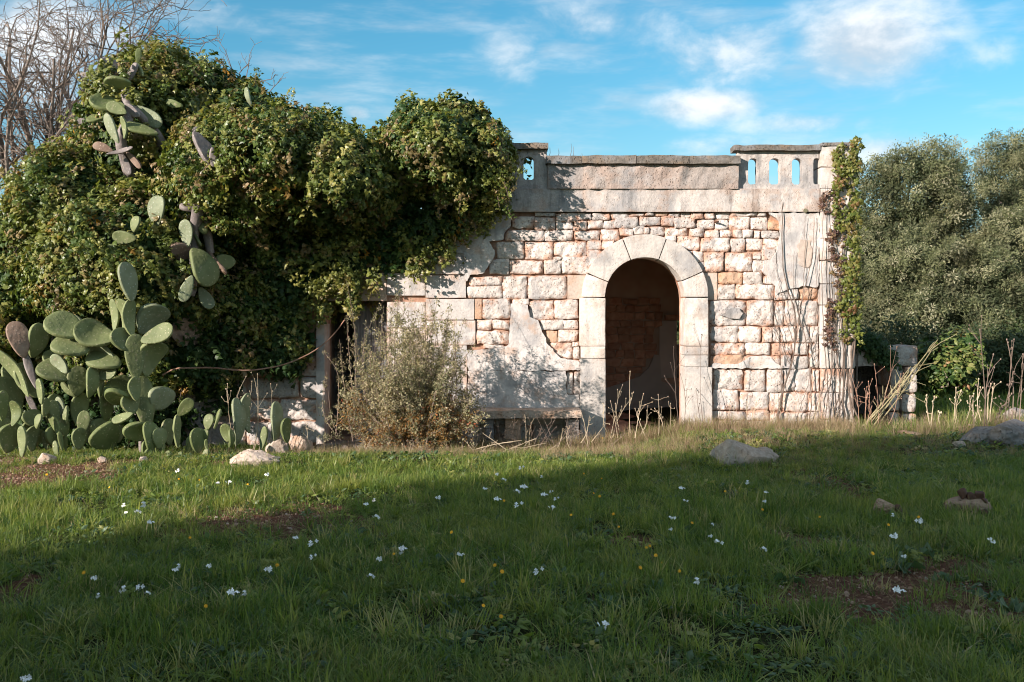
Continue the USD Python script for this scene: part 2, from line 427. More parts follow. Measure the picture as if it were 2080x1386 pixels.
M['bush'] = leaf_mat('bush_leaf', [(0, (0.12, 0.125, 0.06)), (0.5, (0.25, 0.235, 0.13)), (0.8, (0.39, 0.34, 0.20)), (1.0, (0.48, 0.40, 0.27))],
                     0.25, 0.5, 0.4, 0.35, (0.24, 0.16, 0.08), 1.4)
M['bush_low'] = leaf_mat('bush_leaf_autumn', [(0, (0.17, 0.09, 0.035)), (0.6, (0.27, 0.15, 0.05)), (0.9, (0.32, 0.20, 0.07)), (1.0, (0.40, 0.08, 0.05))],
                         0.3, 0.5, 0.3, 0.1, (0.20, 0.11, 0.04), 2.0)
M['shrub'] = leaf_mat('bright_shrub_leaf', [(0, (0.06, 0.10, 0.02)), (0.6, (0.15, 0.19, 0.045)), (0.92, (0.23, 0.22, 0.08)), (1.0, (0.42, 0.17, 0.09))], 0.3, 0.5, 0.4, 0.2)
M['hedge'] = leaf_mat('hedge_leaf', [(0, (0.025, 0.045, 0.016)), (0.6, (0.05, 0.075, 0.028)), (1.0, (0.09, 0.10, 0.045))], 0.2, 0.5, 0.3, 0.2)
M['grass'] = leaf_mat('grass_blade', [(0, (0.048, 0.098, 0.018)), (0.35, (0.112, 0.180, 0.034)), (0.72, (0.215, 0.268, 0.058)), (0.93, (0.33, 0.33, 0.10)), (1.0, (0.50, 0.40, 0.23))],
                      0.45, 0.42, 0.4, 0.38, (0.22, 0.235, 0.055), 0.9)
M['dry_grass'] = leaf_mat('dry_grass_blade', [(0, (0.18, 0.115, 0.075)), (0.45, (0.30, 0.215, 0.135)), (0.75, (0.42, 0.32, 0.215)), (0.82, (0.14, 0.17, 0.04)), (1.0, (0.18, 0.21, 0.05))], 0.25, 0.7, 0.2, 0.2, (0.20, 0.17, 0.07))
M['weed'] = leaf_mat('weed_leaf', [(0, (0.04, 0.085, 0.035)), (0.6, (0.075, 0.125, 0.055)), (1.0, (0.11, 0.16, 0.075))], 0.25, 0.5, 0.4, 0.15)


def ground_mat():
    g = Graph()
    pos = g.add('geometry') + '.position'
    n1 = g.noise(pos, 1.3, 6.0, 0.6) + '.fac'
    n2 = g.noise(pos, 22.0, 6.0, 0.7) + '.fac'
    c = g.ramp(n2, [(0.25, (0.045, 0.022, 0.014)), (0.5, (0.125, 0.058, 0.036)), (0.75, (0.23, 0.13, 0.09))])
    gr = g.ramp(n2, [(0.25, (0.014, 0.018, 0.007)), (0.55, (0.04, 0.042, 0.016)), (0.8, (0.10, 0.08, 0.04))])
    at = g.add('attribute', attribute='soil') + '.fac'
    c = g.mixc(g.add('map_range', range_type='smoothstep', value=g.m('add', at, g.m('multiply', g.m('subtract', n1, 0.5), 0.8)), from_min=0.25, from_max=0.6) + '.result', gr, c)
    b = g.add('bump', height=n2, strength=0.8, distance=0.04)
    p = g.add('principled_bsdf', base_color=c, roughness=1.0, specular_ior_level=0.05, normal=b + '.normal')
    return g.build('meadow_soil', surface=p + '.BSDF')


M['ground'] = ground_mat()

# ------------------------------------------------------------------ ground
SOIL = []
for px, py, rx, ry, s in [(80, 965, 150, 44, 1.0), (20, 935, 80, 20, 1), (560, 1062, 260, 34, .85), (700, 1085, 140, 26, .6), (1670, 1110, 150, 28, 1.0), (1880, 1200, 290, 55, 1.0), (1740, 1225, 190, 30, .95),
                          (1240, 1098, 110, 18, .5), (1100, 1165, 80, 14, .45), (50, 1200, 90, 34, .6), (1640, 985, 130, 45, .55), (1330, 1320, 60, 20, .5), (1980, 1150, 140, 34, .85), (2010, 1240, 190, 50, .95), (1790, 1262, 130, 26, .75), (560, 1056, 200, 26, .95), (330, 948, 260, 16, .6), (1340, 1020, 160, 14, .4)]:
    c = gpos(px, py)
    rX = rx * c[1] / F
    rY = ry * c[1] ** 2 / (F * CAMZ)
    SOIL.append((c[0], c[1], rX, rY, s))


def soil_at(x, y):
    r = np.zeros_like(np.asarray(x, float))
    n = meshkit.fbm(np.stack([x, y, 0 * x], -1) * 2.6, 3, 11) - 0.5
    for cx, cy, rx, ry, s in SOIL:
        q = ((x - cx) / rx) ** 2 + ((y - cy) / ry) ** 2
        r = np.maximum(r, s * (1 - S(0.45, 1.35, q + 2.6 * n)))
    return r


def make_ground():
    def axis(lo, hi, fine_lo, fine_hi, step):
        a = list(np.arange(fine_lo, fine_hi + 1e-6, step))
        s, x = step, fine_hi
        while x < hi:
            s *= 1.25; x += s; a.append(x)
        s, x = step, fine_lo
        while x > lo:
            s *= 1.25; x -= s; a.insert(0, x)
        return np.array(a)
    xs = axis(-400, 400, -8, 9, 0.09)
    ys = axis(-300, 500, 2.5, 15.5, 0.09)
    X, Y = np.meshgrid(xs, ys)
    Z = height(X, Y)
    nx, ny = len(xs), len(ys)
    v = np.stack([X, Y, Z], -1).reshape(-1, 3)
    i = np.arange(nx * ny).reshape(ny, nx)
    f = np.stack([i[:-1, :-1], i[:-1, 1:], i[1:, 1:], i[1:, :-1]], -1).reshape(-1, 4)
    m = obj('ground', (v, f), M['ground'], None, smooth=True)
    so = soil_at(v[:, 0], v[:, 1])
    UsdGeom.PrimvarsAPI(m).CreatePrimvar('soil', Sdf.ValueTypeNames.FloatArray, 'vertex').Set(Vt.FloatArray.FromNumpy(so.astype(np.float32)))
    tag(m, 'grassy ground with patches of red soil in front of the ruin', 'ground', kind='structure')


make_ground()

# ------------------------------------------------------------------ the stone house
house = thing('stone_house', 'ruined whitewashed stone farmhouse with arched doorway and parapet', 'house', (0, 0, 0))
HP = str(house.GetPath())


def poly_px(pts, D=YW):
    return Polygon([((x - 1040) * D / F, CAMZ - (y - HY) * D / F) for x, y in pts])


def extrude_y(poly, y0, y1):
    """polygon in (x, z), solid from y0 to y1"""
    out = MB()
    for g in getattr(poly, 'geoms', [poly]):
        m = trimesh.creation.extrude_polygon(g, y1 - y0, engine='earcut')
        v = m.vertices
        w = np.stack([v[:, 0], y1 - v[:, 2], v[:, 1]], 1)
        out.add(w, m.faces)
    return out.get()


def roughen(mesh, size, amp, freq, seed):
    m = trimesh.Trimesh(*mesh, process=True)
    v, f = trimesh.remesh.subdivide_to_size(m.vertices, m.faces, size, max_iter=12)
    m = trimesh.Trimesh(v, f, process=True)
    v = m.vertices
    d = np.stack([meshkit.fbm(v * freq + 17.3 * k, 3, seed + k) - 0.5 for k in range(3)], -1)
    return v + 2 * amp * d, m.faces


def patch(fn, nx, ny, yf, bulge, skirt, seed, amp_edge=0.0, amp_face=0.0, corner=0.0, power=8.0, freq=9.0):
    """a stone: fn(u, v) in -1..1 gives (x, z); front face with bevelled edge and a skirt going back into the wall. Returns vertices, faces, edge mask"""
    def lin(n):
        a = np.linspace(-1, 1, n)
        a[0], a[-1] = -1, 1
        if n >= 5:
            a[1], a[-2] = -1 + 0.10, 1 - 0.10
            a[2:-2] = np.linspace(a[1], a[-2], n - 2)[1:-1]
        return a
    U, V = np.meshgrid(lin(nx), lin(ny))
    k = 1 - corner * (U ** 4) * (V ** 4)
    x, z = fn(U * k, V * k)
    rim = np.maximum(np.abs(U), np.abs(V))
    p3 = np.stack([x * freq, z * freq, 0 * x + seed * 3.71], -1)
    x = x + amp_edge * 2 * (meshkit.fbm(p3, 2, 1) - 0.5)
    z = z + amp_edge * 2 * (meshkit.fbm(p3 + 31.7, 2, 2) - 0.5)
    y = yf + bulge * rim ** power + amp_face * 2 * (meshkit.fbm(p3 * 1.7 + 7.1, 3, 3) - 0.5)
    v = np.stack([x, y, z], -1)
    i = np.arange(nx * ny).reshape(ny, nx)
    f = np.stack([i[:-1, :-1], i[:-1, 1:], i[1:, 1:], i[1:, :-1]], -1).reshape(-1, 4)
    ring = np.r_[i[0, :], i[1:, -1], i[-1, -2::-1], i[-2:0:-1, 0]]
    vv = v.reshape(-1, 3)
    back = vv[ring].copy(); back[:, 1] = yf + skirt
    n0 = len(vv)
    r = len(ring)
    # the sides have their own copy of the rim so that the arris stays crisp
    fs = np.array([(n0 + (j + 1) % r, n0 + j, n0 + r + j, n0 + r + (j + 1) % r) for j in range(r)])
    e = np.r_[(rim.ravel() ** 5), np.ones(2 * r)]
    return np.vstack([vv, vv[ring], back]), np.vstack([f, fs]), e


def put_patch(name, pm, mat, parent, smooth=True, label=None):
    v, f, e = pm
    o = obj(name, (v, f), mat, parent, smooth=smooth, label=label)
    UsdGeom.PrimvarsAPI(o).CreatePrimvar('edge', Sdf.ValueTypeNames.FloatArray, 'vertex').Set(Vt.FloatArray.FromNumpy(np.asarray(e, np.float32)))
    return o


def quad_fn(c, D=YW):
    q = [((x - 1040) * D / F, CAMZ - (y - HY) * D / F) for x, y in c]      # tl tr br bl
    (ax, az), (bx, bz), (cx, cz), (dx, dz) = q

    def fn(u, v):
        s, t = (u + 1) / 2, (v + 1) / 2       # t up
        return ((1 - t) * ((1 - s) * dx + s * cx) + t * ((1 - s) * ax + s * bx), (1 - t) * ((1 - s) * dz + s * cz) + t * ((1 - s) * az + s * bz))
    return fn


_seed = [100]
rs = np.random.default_rng(4)


def stone(x0, y0, x1, y1, mat='stone', parent=None, D=YW, proud=None, jit=1.6, name='stone', rough=1.0):
    _seed[0] += 1
    w, h = x1 - x0, y1 - y0
    j = lambda s: rs.uniform(-1, 1) * min(jit, 0.09 * s)
    g = -0.45
    c = [(x0 + g + j(w), y0 + g + j(h)), (x1 - g + j(w), y0 + g + j(h)), (x1 - g + j(w), y1 - g + j(h)), (x0 + g + j(w), y1 - g + j(h))]
    pr = rs.uniform(0.004, 0.034) if proud is None else proud
    nx = int(np.clip(w / 4, 7, 18)); ny = int(np.clip(h / 3.5, 7, 14))
    pm = patch(quad_fn(c, D), nx, ny, D - pr, 0.022, 0.14, _seed[0], 0.016 * rough, 0.030 * rough, 0.05, 14.0, 13.0)
    return put_patch(name, pm, M[mat], parent)


def slab(x0, y0, x1, y1, mat, parent, name, D=YW, proud=0.03, skirt=0.12, edge=0.003, face=0.004, corner=0.03, label=None, bulge=0.008, seed=None):
    _seed[0] += 1
    x0, x1, y0, y1 = x0 - .5, x1 + .5, y0 - .5, y1 + .5
    bulge, corner, face = bulge * .22, corner * .25, face * 1.7
    nx = int(np.clip((x1 - x0) / 7, 6, 26)); ny = int(np.clip((y1 - y0) / 7, 6, 22))
    pm = patch(quad_fn([(x0, y0), (x1, y0), (x1, y1), (x0, y1)], D), nx, ny, D - proud, bulge, skirt, seed or _seed[0], edge, face, corner, 14.0, 5.0)
    return put_patch(name, pm, M[mat], parent, label=label)


AX, AY, RI, RO = 1308.5, 604.5, 81.0, 127.0


def arch_poly(r, yb=960):
    pts = [(AX - r, yb), (AX - r, AY)]
    pts += [(AX - r * math.cos(t), AY - r * math.sin(t)) for t in np.linspace(0, math.pi, 33)[1:-1]]
    pts += [(AX + r, AY), (AX + r, yb)]
    return poly_px(pts)


DOOR = poly_px([(660, 611), (785, 611), (785, 960), (660, 960)])
full = poly_px([(250, 432), (1728, 432), (1728, 960), (250, 960)])
core = full.difference(arch_poly(RI + 2)).difference(DOOR)
wall = obj('wall', extrude_y(core, YW + 0.035, YW + 0.5), M['mortar'], house)

# every stone of the face that the photo lets one pick apart: left, top, right, bottom in photo pixels
ST = """1085 432 1127 440|1129 433 1173 450|1175 433 1200 447|1202 434 1238 447|1239 433 1278 446|1280 433 1308 440|1309 433 1327 439|1328 432 1356 439 o|1358 433 1382 442|1384 433 1402 442|1403 433 1429 445|1431 433 1452 444|1453 433 1484 445|1485 432 1536 439|1538 432 1556 440
1039 441 1084 465|1085 441 1127 466|1129 451 1163 466|1164 449 1192 468|1193 448 1225 465|1226 447 1247 465|1248 441 1297 463|1298 440 1341 459|1342 440 1368 460|1369 442 1413 463|1414 446 1451 465|1452 446 1481 466|1482 441 1523 466|1524 441 1560 467|1561 447 1584 468 o
1027 467 1105 489|1106 468 1165 489|1166 468 1217 488|1219 466 1257 488|1258 465 1286 480|1287 460 1308 476|1309 461 1318 475|1319 460 1349 479|1350 464 1398 479|1400 465 1430 480|1432 467 1460 483|1462 467 1487 482|1488 468 1507 483|1508 468 1529 484|1531 469 1545 484|1547 469 1582 484
1008 490 1065 526|1066 491 1123 528|1124 491 1192 521|1193 489 1222 508|1223 489 1247 506|1194 509 1222 540|1350 480 1373 496|1374 480 1422 509|1423 484 1483 512|1484 485 1513 512|1515 486 1549 511|1550 487 1586 506|1386 510 1406 526|1406 510 1428 532|1409 533 1428 553|1429 513 1470 553|1471 513 1528 552|1530 513 1546 528|1547 507 1575 528|1531 529 1556 552
995 526 1034 557|1036 529 1104 558|1105 529 1139 558|1124 522 1140 529|1141 522 1198 558|1458 554 1509 577 o|1511 554 1549 578|1550 562 1573 578|1457 579 1492 609|1494 579 1572 609|1573 588 1600 609|1602 584 1621 609|1622 580 1660 609 o
953 562 1020 580|948 582 1021 606|1022 560 1071 607|1072 560 1151 608
979 608 1037 648|1041 607 1074 618|1075 610 1125 649|1126 610 1174 649|967 649 998 671|999 649 1036 670|1098 650 1143 670|1144 650 1173 670|967 672 1032 699|1110 672 1134 695 o|1134 671 1173 694|1118 696 1163 728|1164 695 1177 704|1164 705 1178 730|983 700 1023 708|1152 756 1164 802|1165 755 1181 802
1441 611 1515 662|1516 611 1571 662|1573 613 1592 662|1594 611 1660 661|1442 664 1499 695|1501 664 1545 695|1547 664 1568 695|1569 664 1583 695|1585 663 1617 695|1619 663 1644 696|1645 664 1662 697|1443 697 1513 721|1515 697 1566 721|1568 697 1610 722|1612 698 1642 722|1644 699 1662 747
1442 722 1512 747 o|1510 724 1584 748|1587 723 1607 748|1609 723 1642 748|1449 750 1509 791|1513 751 1555 795|1557 750 1589 797|1590 750 1612 796|1614 750 1650 797|1651 750 1664 797|1447 793 1500 833|1502 798 1561 834|1562 798 1588 836|1590 799 1641 836|1642 799 1664 836
1446 835 1514 853|1516 835 1563 854|1564 838 1641 861|1642 838 1664 861|1446 855 1520 884|1521 856 1600 886|1601 863 1664 890
465 730 562 765|564 722 652 765|505 768 607 809|610 768 652 808|425 768 503 809|569 812 650 854|486 812 567 854|400 812 484 854|592 857 655 900|500 857 590 905|410 857 498 910|520 905 640 940
800 820 862 865|800 867 862 910|865 820 940 862|865 864 945 905|942 862 1010 905|1012 862 1080 905|1082 862 1172 905"""
for row in ST.split('\n'):
    for s in row.split('|'):
        p = s.split()
        stone(*map(float, p[:4]), mat='orange_stone' if len(p) > 4 else 'stone', parent=wall)
# plastered ashlar left of the bare stone, flush blocks with open joints
for a in [(865, 440, 900, 512), (865, 514, 898, 557), (900, 514, 946, 557), (865, 560, 946, 605), (865, 608, 963, 649), (787, 556, 863, 600), (787, 614, 863, 665), (787, 668, 863, 720), (787, 722, 863, 770), (787, 772, 863, 818), (865, 652, 965, 700), (865, 702, 948, 760), (865, 762, 948, 818)]:
    slab(*a, 'plaster', wall, 'block', proud=0.03, skirt=0.1, edge=0.004, face=0.012)
slab(965, 608, 978, 648, 'orange_stone', wall, 'block', proud=0.02)
slab(1153, 560, 1190, 607, 'tan_block', wall, 'block', proud=0.025)
slab(1430, 555, 1456, 609, 'tan_block', wall, 'block', proud=0.02)
slab(1450, 598, 1456, 609, 'tan_block', wall, 'block', proud=0.01)
# lintel and jamb of the left doorway
slab(640, 556, 785, 611, 'tan_block', house, 'lintel', proud=0.03, skirt=0.3)
slab(644, 658, 660, 915, 'plaster', house, 'door_jamb', proud=0.05, skirt=0.4)


def plaster_patch(pts, parent, seed, proud=0.052, mat='plaster'):
    pg = poly_px(pts)
    # ragged outline
    ring = pg.exterior
    L = ring.length
    n = int(L / 0.03)
    q = np.array([ring.interpolate(i / n, normalized=True).coords[0] for i in range(n)])
    p3 = np.stack([q[:, 0] * 14, q[:, 1] * 14, 0 * q[:, 0] + seed], -1)
    q = q + 0.055 * np.stack([meshkit.fbm(p3, 3, 4) - .5, meshkit.fbm(p3 + 9.7, 3, 5) - .5], -1)
    pg = Polygon(q).buffer(0)
    v, f = extrude_y(pg, YW - proud, YW + 0.03)
    m = trimesh.Trimesh(v, f, process=True)
    v, f = trimesh.remesh.subdivide_to_size(m.vertices, m.faces, 0.12, max_iter=8)
    m = trimesh.Trimesh(v, f, process=True)
    v = m.vertices.copy(); f = m.faces
    fr = v[:, 1] < YW - proud + 0.001
    v[fr, 1] += 0.022 * (meshkit.fbm(v[fr] * [5, 1, 5], 3, seed) - 0.5)
    o = obj('plaster_patch', (v, f), M[mat], parent, smooth=35)
    return o


plaster_patch([(1560, 433), (1662, 433), (1662, 585), (1625, 582), (1598, 588), (1575, 600), (1572, 580), (1560, 566), (1548, 552), (1552, 530), (1566, 527), (1578, 505), (1584, 484), (1582, 450)], house, 21)
plaster_patch([(902, 440), (1038, 440), (1036, 464), (1026, 470), (1024, 486), (1006, 489), (994, 490), (1006, 510), (1004, 524), (990, 545), (984, 556), (955, 560), (948, 575), (944, 560), (944, 515), (902, 512)], house, 22, 0.06)
plaster_patch([(1038, 616), (1074, 619), (1078, 645), (1096, 652), (1100, 672), (1112, 696), (1124, 712), (1140, 728), (1178, 733), (1178, 752), (1060, 753), (952, 753), (948, 712), (984, 710), (1032, 702), (1036, 660)], house, 23)
plaster_patch([(950, 754), (1150, 754), (1150, 802), (1178, 803), (1178, 862), (950, 862)], house, 24, 0.05)
plaster_patch([(1510, 748), (1440, 748), (1446, 738), (1500, 740), (1520, 726), (1556, 722), (1584, 742), (1600, 748)], house, 26, 0.048)
plaster_patch([(1478, 630), (1500, 626), (1508, 636), (1500, 648), (1478, 646), (1462, 640)], house, 27, 0.05, 'band')
plaster_patch([(1622, 488), (1645, 490), (1648, 520), (1640, 545), (1622, 540), (1617, 505)], house, 28, 0.066, 'tan_block')


def voussoir(t0, t1, name='voussoir', bump=0):
    _seed[0] += 1
    g = 0.009

    def fn(u, v):
        t = (t0 + g) + (u + 1) / 2 * (t1 - t0 - 2 * g)
        r = RI + (v + 1) / 2 * (RO - RI)
        x = AX - r * np.cos(t); y = AY - r * np.sin(t)
        return (x - 1040) * YW / F, CAMZ - (y - HY) * YW / F
    put_patch(name, patch(fn, 14, 9, YW - 0.11, 0.005, 0.40, _seed[0], 0.003, 0.008, 0.01, 12.0, 5.0), M['dressed'], house)


A = [0, math.radians(22.5), math.radians(69), math.radians(110), math.radians(156), math.pi]
for a, b in zip(A[:-1], A[1:]):
    voussoir(a, b)
for x0, y0, x1, y1 in [(1177, 606, 1227.5, 702), (1180, 704, 1227.5, 727), (1178, 729, 1228, 900), (1389.5, 606, 1435, 702), (1389.5, 704, 1435, 720), (1389.5, 722, 1435, 744), (1389.5, 745.5, 1443, 900)]:
    slab(x0, y0, x1, y1, 'dressed', house, 'jamb_stone', proud=0.11, skirt=0.40, edge=0.004, face=0.008, corner=0.02, bulge=0.03)

# cornice band, parapet, copings, balustrades
for i, (x0, x1) in enumerate([(880, 1000), (1001, 1101), (1102, 1184), (1185, 1354), (1355, 1526), (1528, 1620), (1621, 1661)]):
    slab(x0, 385.5, x1, 431, 'band', house, 'cornice_stone', proud=0.075, skirt=0.5, edge=0.0, face=0.016, corner=0.0, bulge=0.003, seed=72)
for x0, x1, m in [(1112, 1184, 'parapet'), (1185, 1344, 'parapet'), (1345, 1496, 'parapet')]:
    slab(x0, 335, x1, 385, 'parapet', house, 'parapet_stone', proud=0.10, skirt=0.4, edge=0.0, face=0.026, corner=0.0, bulge=0.004, seed=71)


def coping(x0, x1, y0, y1, proud, back, seed):
    a, b = P(x0, y0), P(x1, y1)
    m = MB(); m.box([a[0], YW - proud, b[2]], [b[0], YW + back, a[2]])
    v, f = roughen(m.get(), 0.06, 0.013, 7.0, seed)
    obj('coping', (v, f), M['coping'], house, smooth=40)


for x0, x1 in [(1108, 1180), (1181, 1290), (1291, 1395), (1396, 1499)]:
    coping(x0, x1, 320, 336, 0.17, 0.30, int(x0))
coping(880, 1000, 293, 304, 0.10, 0.16, 3); coping(1001, 1113, 293, 305, 0.10, 0.16, 5)
coping(1489, 1590, 297, 308, 0.10, 0.18, 6); coping(1591, 1662, 297, 308, 0.10, 0.18, 7)


def balustrade(x0, x1, y0, y1, holes, seed):
    pg = poly_px([(x0, y0), (x1, y0), (x1, y1), (x0, y1)])
    for cx, hw, ty, by in holes:
        r = hw
        pts = [(cx - hw, by - 4), (cx - hw, ty + r)] + [(cx - r * math.cos(t), ty + r * 0.9 - r * 0.9 * math.sin(t)) for t in np.linspace(0, math.pi, 11)] + [(cx + hw, by - 4), (cx + hw * 0.6, by), (cx - hw * 0.6, by)]
        pg = pg.difference(poly_px(pts).buffer(0))
    v, f = roughen(extrude_y(pg, YW - 0.02, YW + 0.11), 0.07, 0.007, 8.0, seed)
    return obj('balustrade', (v, f), M['band'], house, smooth=40)


balustrade(880, 1111, 305, 386, [(1074, 10.5, 318, 366), (1030, 10, 318, 366), (988, 10, 318, 366), (945, 10, 318, 366)], 31)
balustrade(1498, 1662, 308, 386, [(1528.5, 9.5, 322, 375), (1573, 11.5, 322, 375), (1618, 10.5, 322, 375), (1658, 7, 322, 375)], 32)

# corner pilaster in blocks
for y0, y1 in [(299, 341), (343, 384), (386, 430), (432, 484), (486, 529), (531, 576), (578, 619), (621, 680), (682, 747), (749, 796), (798, 850), (852, 900)]:
    lo = y0 > 740
    slab(1664 if not lo else 1666, y0, 1731, y1, 'dressed' if not lo else 'stone', house, 'pilaster_stone', proud=0.10 if not lo else 0.07, skirt=0.6, edge=0.008, face=0.012, corner=0.03, bulge=0.03)
m = MB(); a, b = P(1664, 297), P(1731, 299.0); m.box([a[0], YW - 0.12, b[2]], [b[0], YW + 0.5, a[2] + 0.03])
obj('pilaster_cap', roughen(m.get(), 0.07, 0.010, 7, 9), M['coping'], house, smooth=40)
# drain pipe stub under the cornice and two iron cramps
v, f = tube([P(1636, 428, YW - 0.09), P(1636, 428, YW - 0.02)], [0.030, 0.030], 12)
obj('drain_hole', (v, f), M['hole'], house)
for y in (485, 528):
    v, f = tube([P(1676, y, YW - 0.13), P(1694, y + 1, YW - 0.14)], 0.010, 6)
    obj('iron_cramp', (v, f), M['iron'], house)
v, f = tube([P(1452, 451, YW - 0.03), P(1459, 450, YW - 0.12)], [0.02, 0.012], 7)
obj('iron_peg', (v, f), M['iron'], house)

# side, back and inner walls, roof, floors
m = MB(); m.box([4.66, YW + 0.5, -0.4], [4.70, 18.2, 3.0]); obj('side_wall', m.get(), M['plaster'], house)
roof = MB(); roof.box([-6.3, YW + 0.45, 2.86], [4.70, 18.2, 3.02]); obj('roof', roof.get(), M['inside'], house)
rx0, rx1 = P(1140, 0)[0], P(1640, 0)[0]
m = MB(); m.box([rx0 - .3, YW + 0.5, -0.4], [rx0, 18.0, 2.86]); obj('inner_wall', m.get(), M['inside'], house)
m = MB(); m.box([rx1, YW + 0.5, -0.4], [rx1 + .25, 18.0, 2.86]); obj('inner_wall', m.get(), M['inside'], house)
m = MB(); m.box([-6.3, YW + 0.5, -0.4], [4.7, 18.0, -0.14]); obj('floor', m.get(), M['inside_stone'], house)
DB = 17.3
bk = Polygon([(-6.3, -0.4), (4.7, -0.4), (4.7, 2.86), (-6.3, 2.86)]).difference(poly_px([(1352, 652), (1418, 652), (1418, 768), (1352, 768)], DB))
obj('back_wall', extrude_y(bk, DB, DB + 0.55), M['inside'], house)
bw = HP + '/back_wall'
rs2 = np.random.default_rng(8)
y = 606.0
while y < 800:
    hrow = rs2.uniform(13, 19)
    x = 1216.0 + rs2.uniform(-8, 0)
    while x < 1342:
        w = rs2.uniform(16, 32)
        top = 604 + 14 * abs((x + w / 2 - 1290) / 60) ** 2
        low = 790 - max(0, (x - 1260)) * 1.0
        if top < y + hrow / 2 < low and x + w < 1348:
            stone(x, y, x + w - 1.5, y + hrow - 1.5, 'inside_stone', bw, DB, 0.05, 2.0)
        x += w
    y += hrow
# plaster shelf, grey window reveal and bars in the back window
m = MB(); a, b = P(1350, 640, DB), P(1420, 650, DB); m.box([a[0], DB - 0.12, b[2]], [b[0], DB, a[2]]); obj('window_lintel', m.get(), M['inside_stone'], house)
m = MB(); a, b = P(1339, 652, DB), P(1374, 768, DB); m.box([a[0], DB - 0.04, b[2]], [b[0], DB + 0.4, a[2]]); obj('window_reveal', m.get(), M['inside_grey'], house)
m = MB(); a, b = P(1352, 700, DB + .35), P(1420, 768, DB + .35); m.box([a[0], DB + 0.34, b[2]], [b[0], DB + 0.5, a[2]]); obj('window_sill_wall', m.get(), M['inside_grey'], house)
plb = Polygon([((x - 1040) * DB / F, CAMZ - (y - HY) * DB / F) for x, y in [(1216, 815), (1225, 790), (1262, 778), (1300, 764), (1318, 745), (1328, 720), (1340, 722), (1342, 775), (1400, 790), (1420, 850), (1216, 850)]])
obj('inside_plaster_patch', extrude_y(plb, DB - 0.07, DB + 0.01), M['inside_grey'], house)
for k in range(26):      # fallen rubble on the room's floor
    a = rs2.uniform(1232, 1400); d = rs2.uniform(14.6, 17.0)
    mm = trimesh.creation.icosphere(2, 1.0)
    v = mm.vertices * rs2.uniform(.06, .17) * np.array([1.2, 1, .7]) * (1 + .5 * (meshkit.fbm(mm.vertices * 2 + k, 2, k) - .5))[:, None]
    obj('rubble', (v + [(a - 1040) * d / F, d, -.12], mm.faces), M['inside_stone'], house, smooth=40)
# room behind the left door
m = MB(); m.box([-2.9, YW + 0.5, -0.4], [-2.7, 18.0, 2.86]); obj('inner_wall', m.get(), M['inside'], house)
# weathered wooden door leaf standing in the right half of the left doorway
door = obj('door', (lambda mm: (mm.box([P(714, 0)[0], YW + 0.34, P(0, 905)[2]], [P(786, 0)[0], YW + 0.36, P(0, 614)[2]]), mm.get())[1])(MB()), M['wood'], house)
for k in range(6):
    x0, x1 = 713 + k * 12.1, 713 + k * 12.1 + 11.3
    a, b = P(x0, 612 + (k * 5) % 7), P(x1, 905)
    m = MB(); m.box([a[0], YW + 0.30 + 0.006 * (k % 2), b[2]], [b[0], YW + 0.338, a[2]])
    obj('plank', roughen(m.get(), 0.25, 0.004, 4, 60 + k), M['wood'], door)
# doorsteps
for k, (x0, x1, y0, y1, D) in enumerate([(640, 790, 905, 916, 13.55), (615, 800, 921, 933, 13.25)]):
    a, b = P(x0, y0, D), P(x1, y1, D)
    m = MB(); m.box([a[0], D, b[2] - 0.1], [b[0], YW + 0.35 - 0.3 * k, a[2]])
    obj('doorstep', roughen(m.get(), 0.09, 0.018, 5, 70 + k), M['dark_rock'], house, smooth=40)
# conical stone roof under the ivy, in stepped rings
cone = MB()
cc = np.array([-5.15, 16.0])
for k in range(16):
    z0 = 2.2 + k * 0.17
    r0 = 2.55 * (1 - (k / 17.0)) + 0.1
    t = trimesh.creation.cylinder(r0, 0.16, sections=36)
    cone.add(t.vertices + [cc[0], cc[1], z0 + 0.08], t.faces)
obj('cone_roof', roughen(cone.get(), 0.4, 0.03, 3, 77), M['dark_rock'], house)
t = trimesh.creation.cylinder(2.6, 2.8, sections=40)
obj('round_wall', (t.vertices + [cc[0], cc[1], 0.85], t.faces), M['dark_rock'], house)

# stone bench against the wall
bench = thing('stone_bench', 'low stone slab bench on a rough leg against the plaster beside the arch', 'bench')
D0 = 13.28
a, b = P(968, 834, D0), P(1182, 850, D0)
m = MB(); m.box([a[0], D0, b[2]], [b[0], YW - 0.02, a[2] - 0.0])
obj('seat', roughen(m.get(), 0.07, 0.022, 4.0, 80), M['rock'], bench, smooth=40)
for x0, x1, mt in [(1026, 1056, 'orange_stone'), (985, 1003, 'dark_rock'), (1150, 1176, 'dark_rock')]:
    for r, (y0, y1) in enumerate([(851, 871), (872, 893), (894, 925)]):
        a, b = P(x0 + rs.uniform(-2, 2), y0, D0 + .06), P(x1 + rs.uniform(-2, 2), y1, D0 + .06)
        m = MB(); m.box([a[0], D0 + 0.06 + rs.uniform(0, .03), b[2]], [b[0], D0 + 0.40, a[2]])
        obj('leg_stone', roughen(m.get(), 0.07, 0.014, 9.0, 90 + r), M[mt], bench, smooth=40)

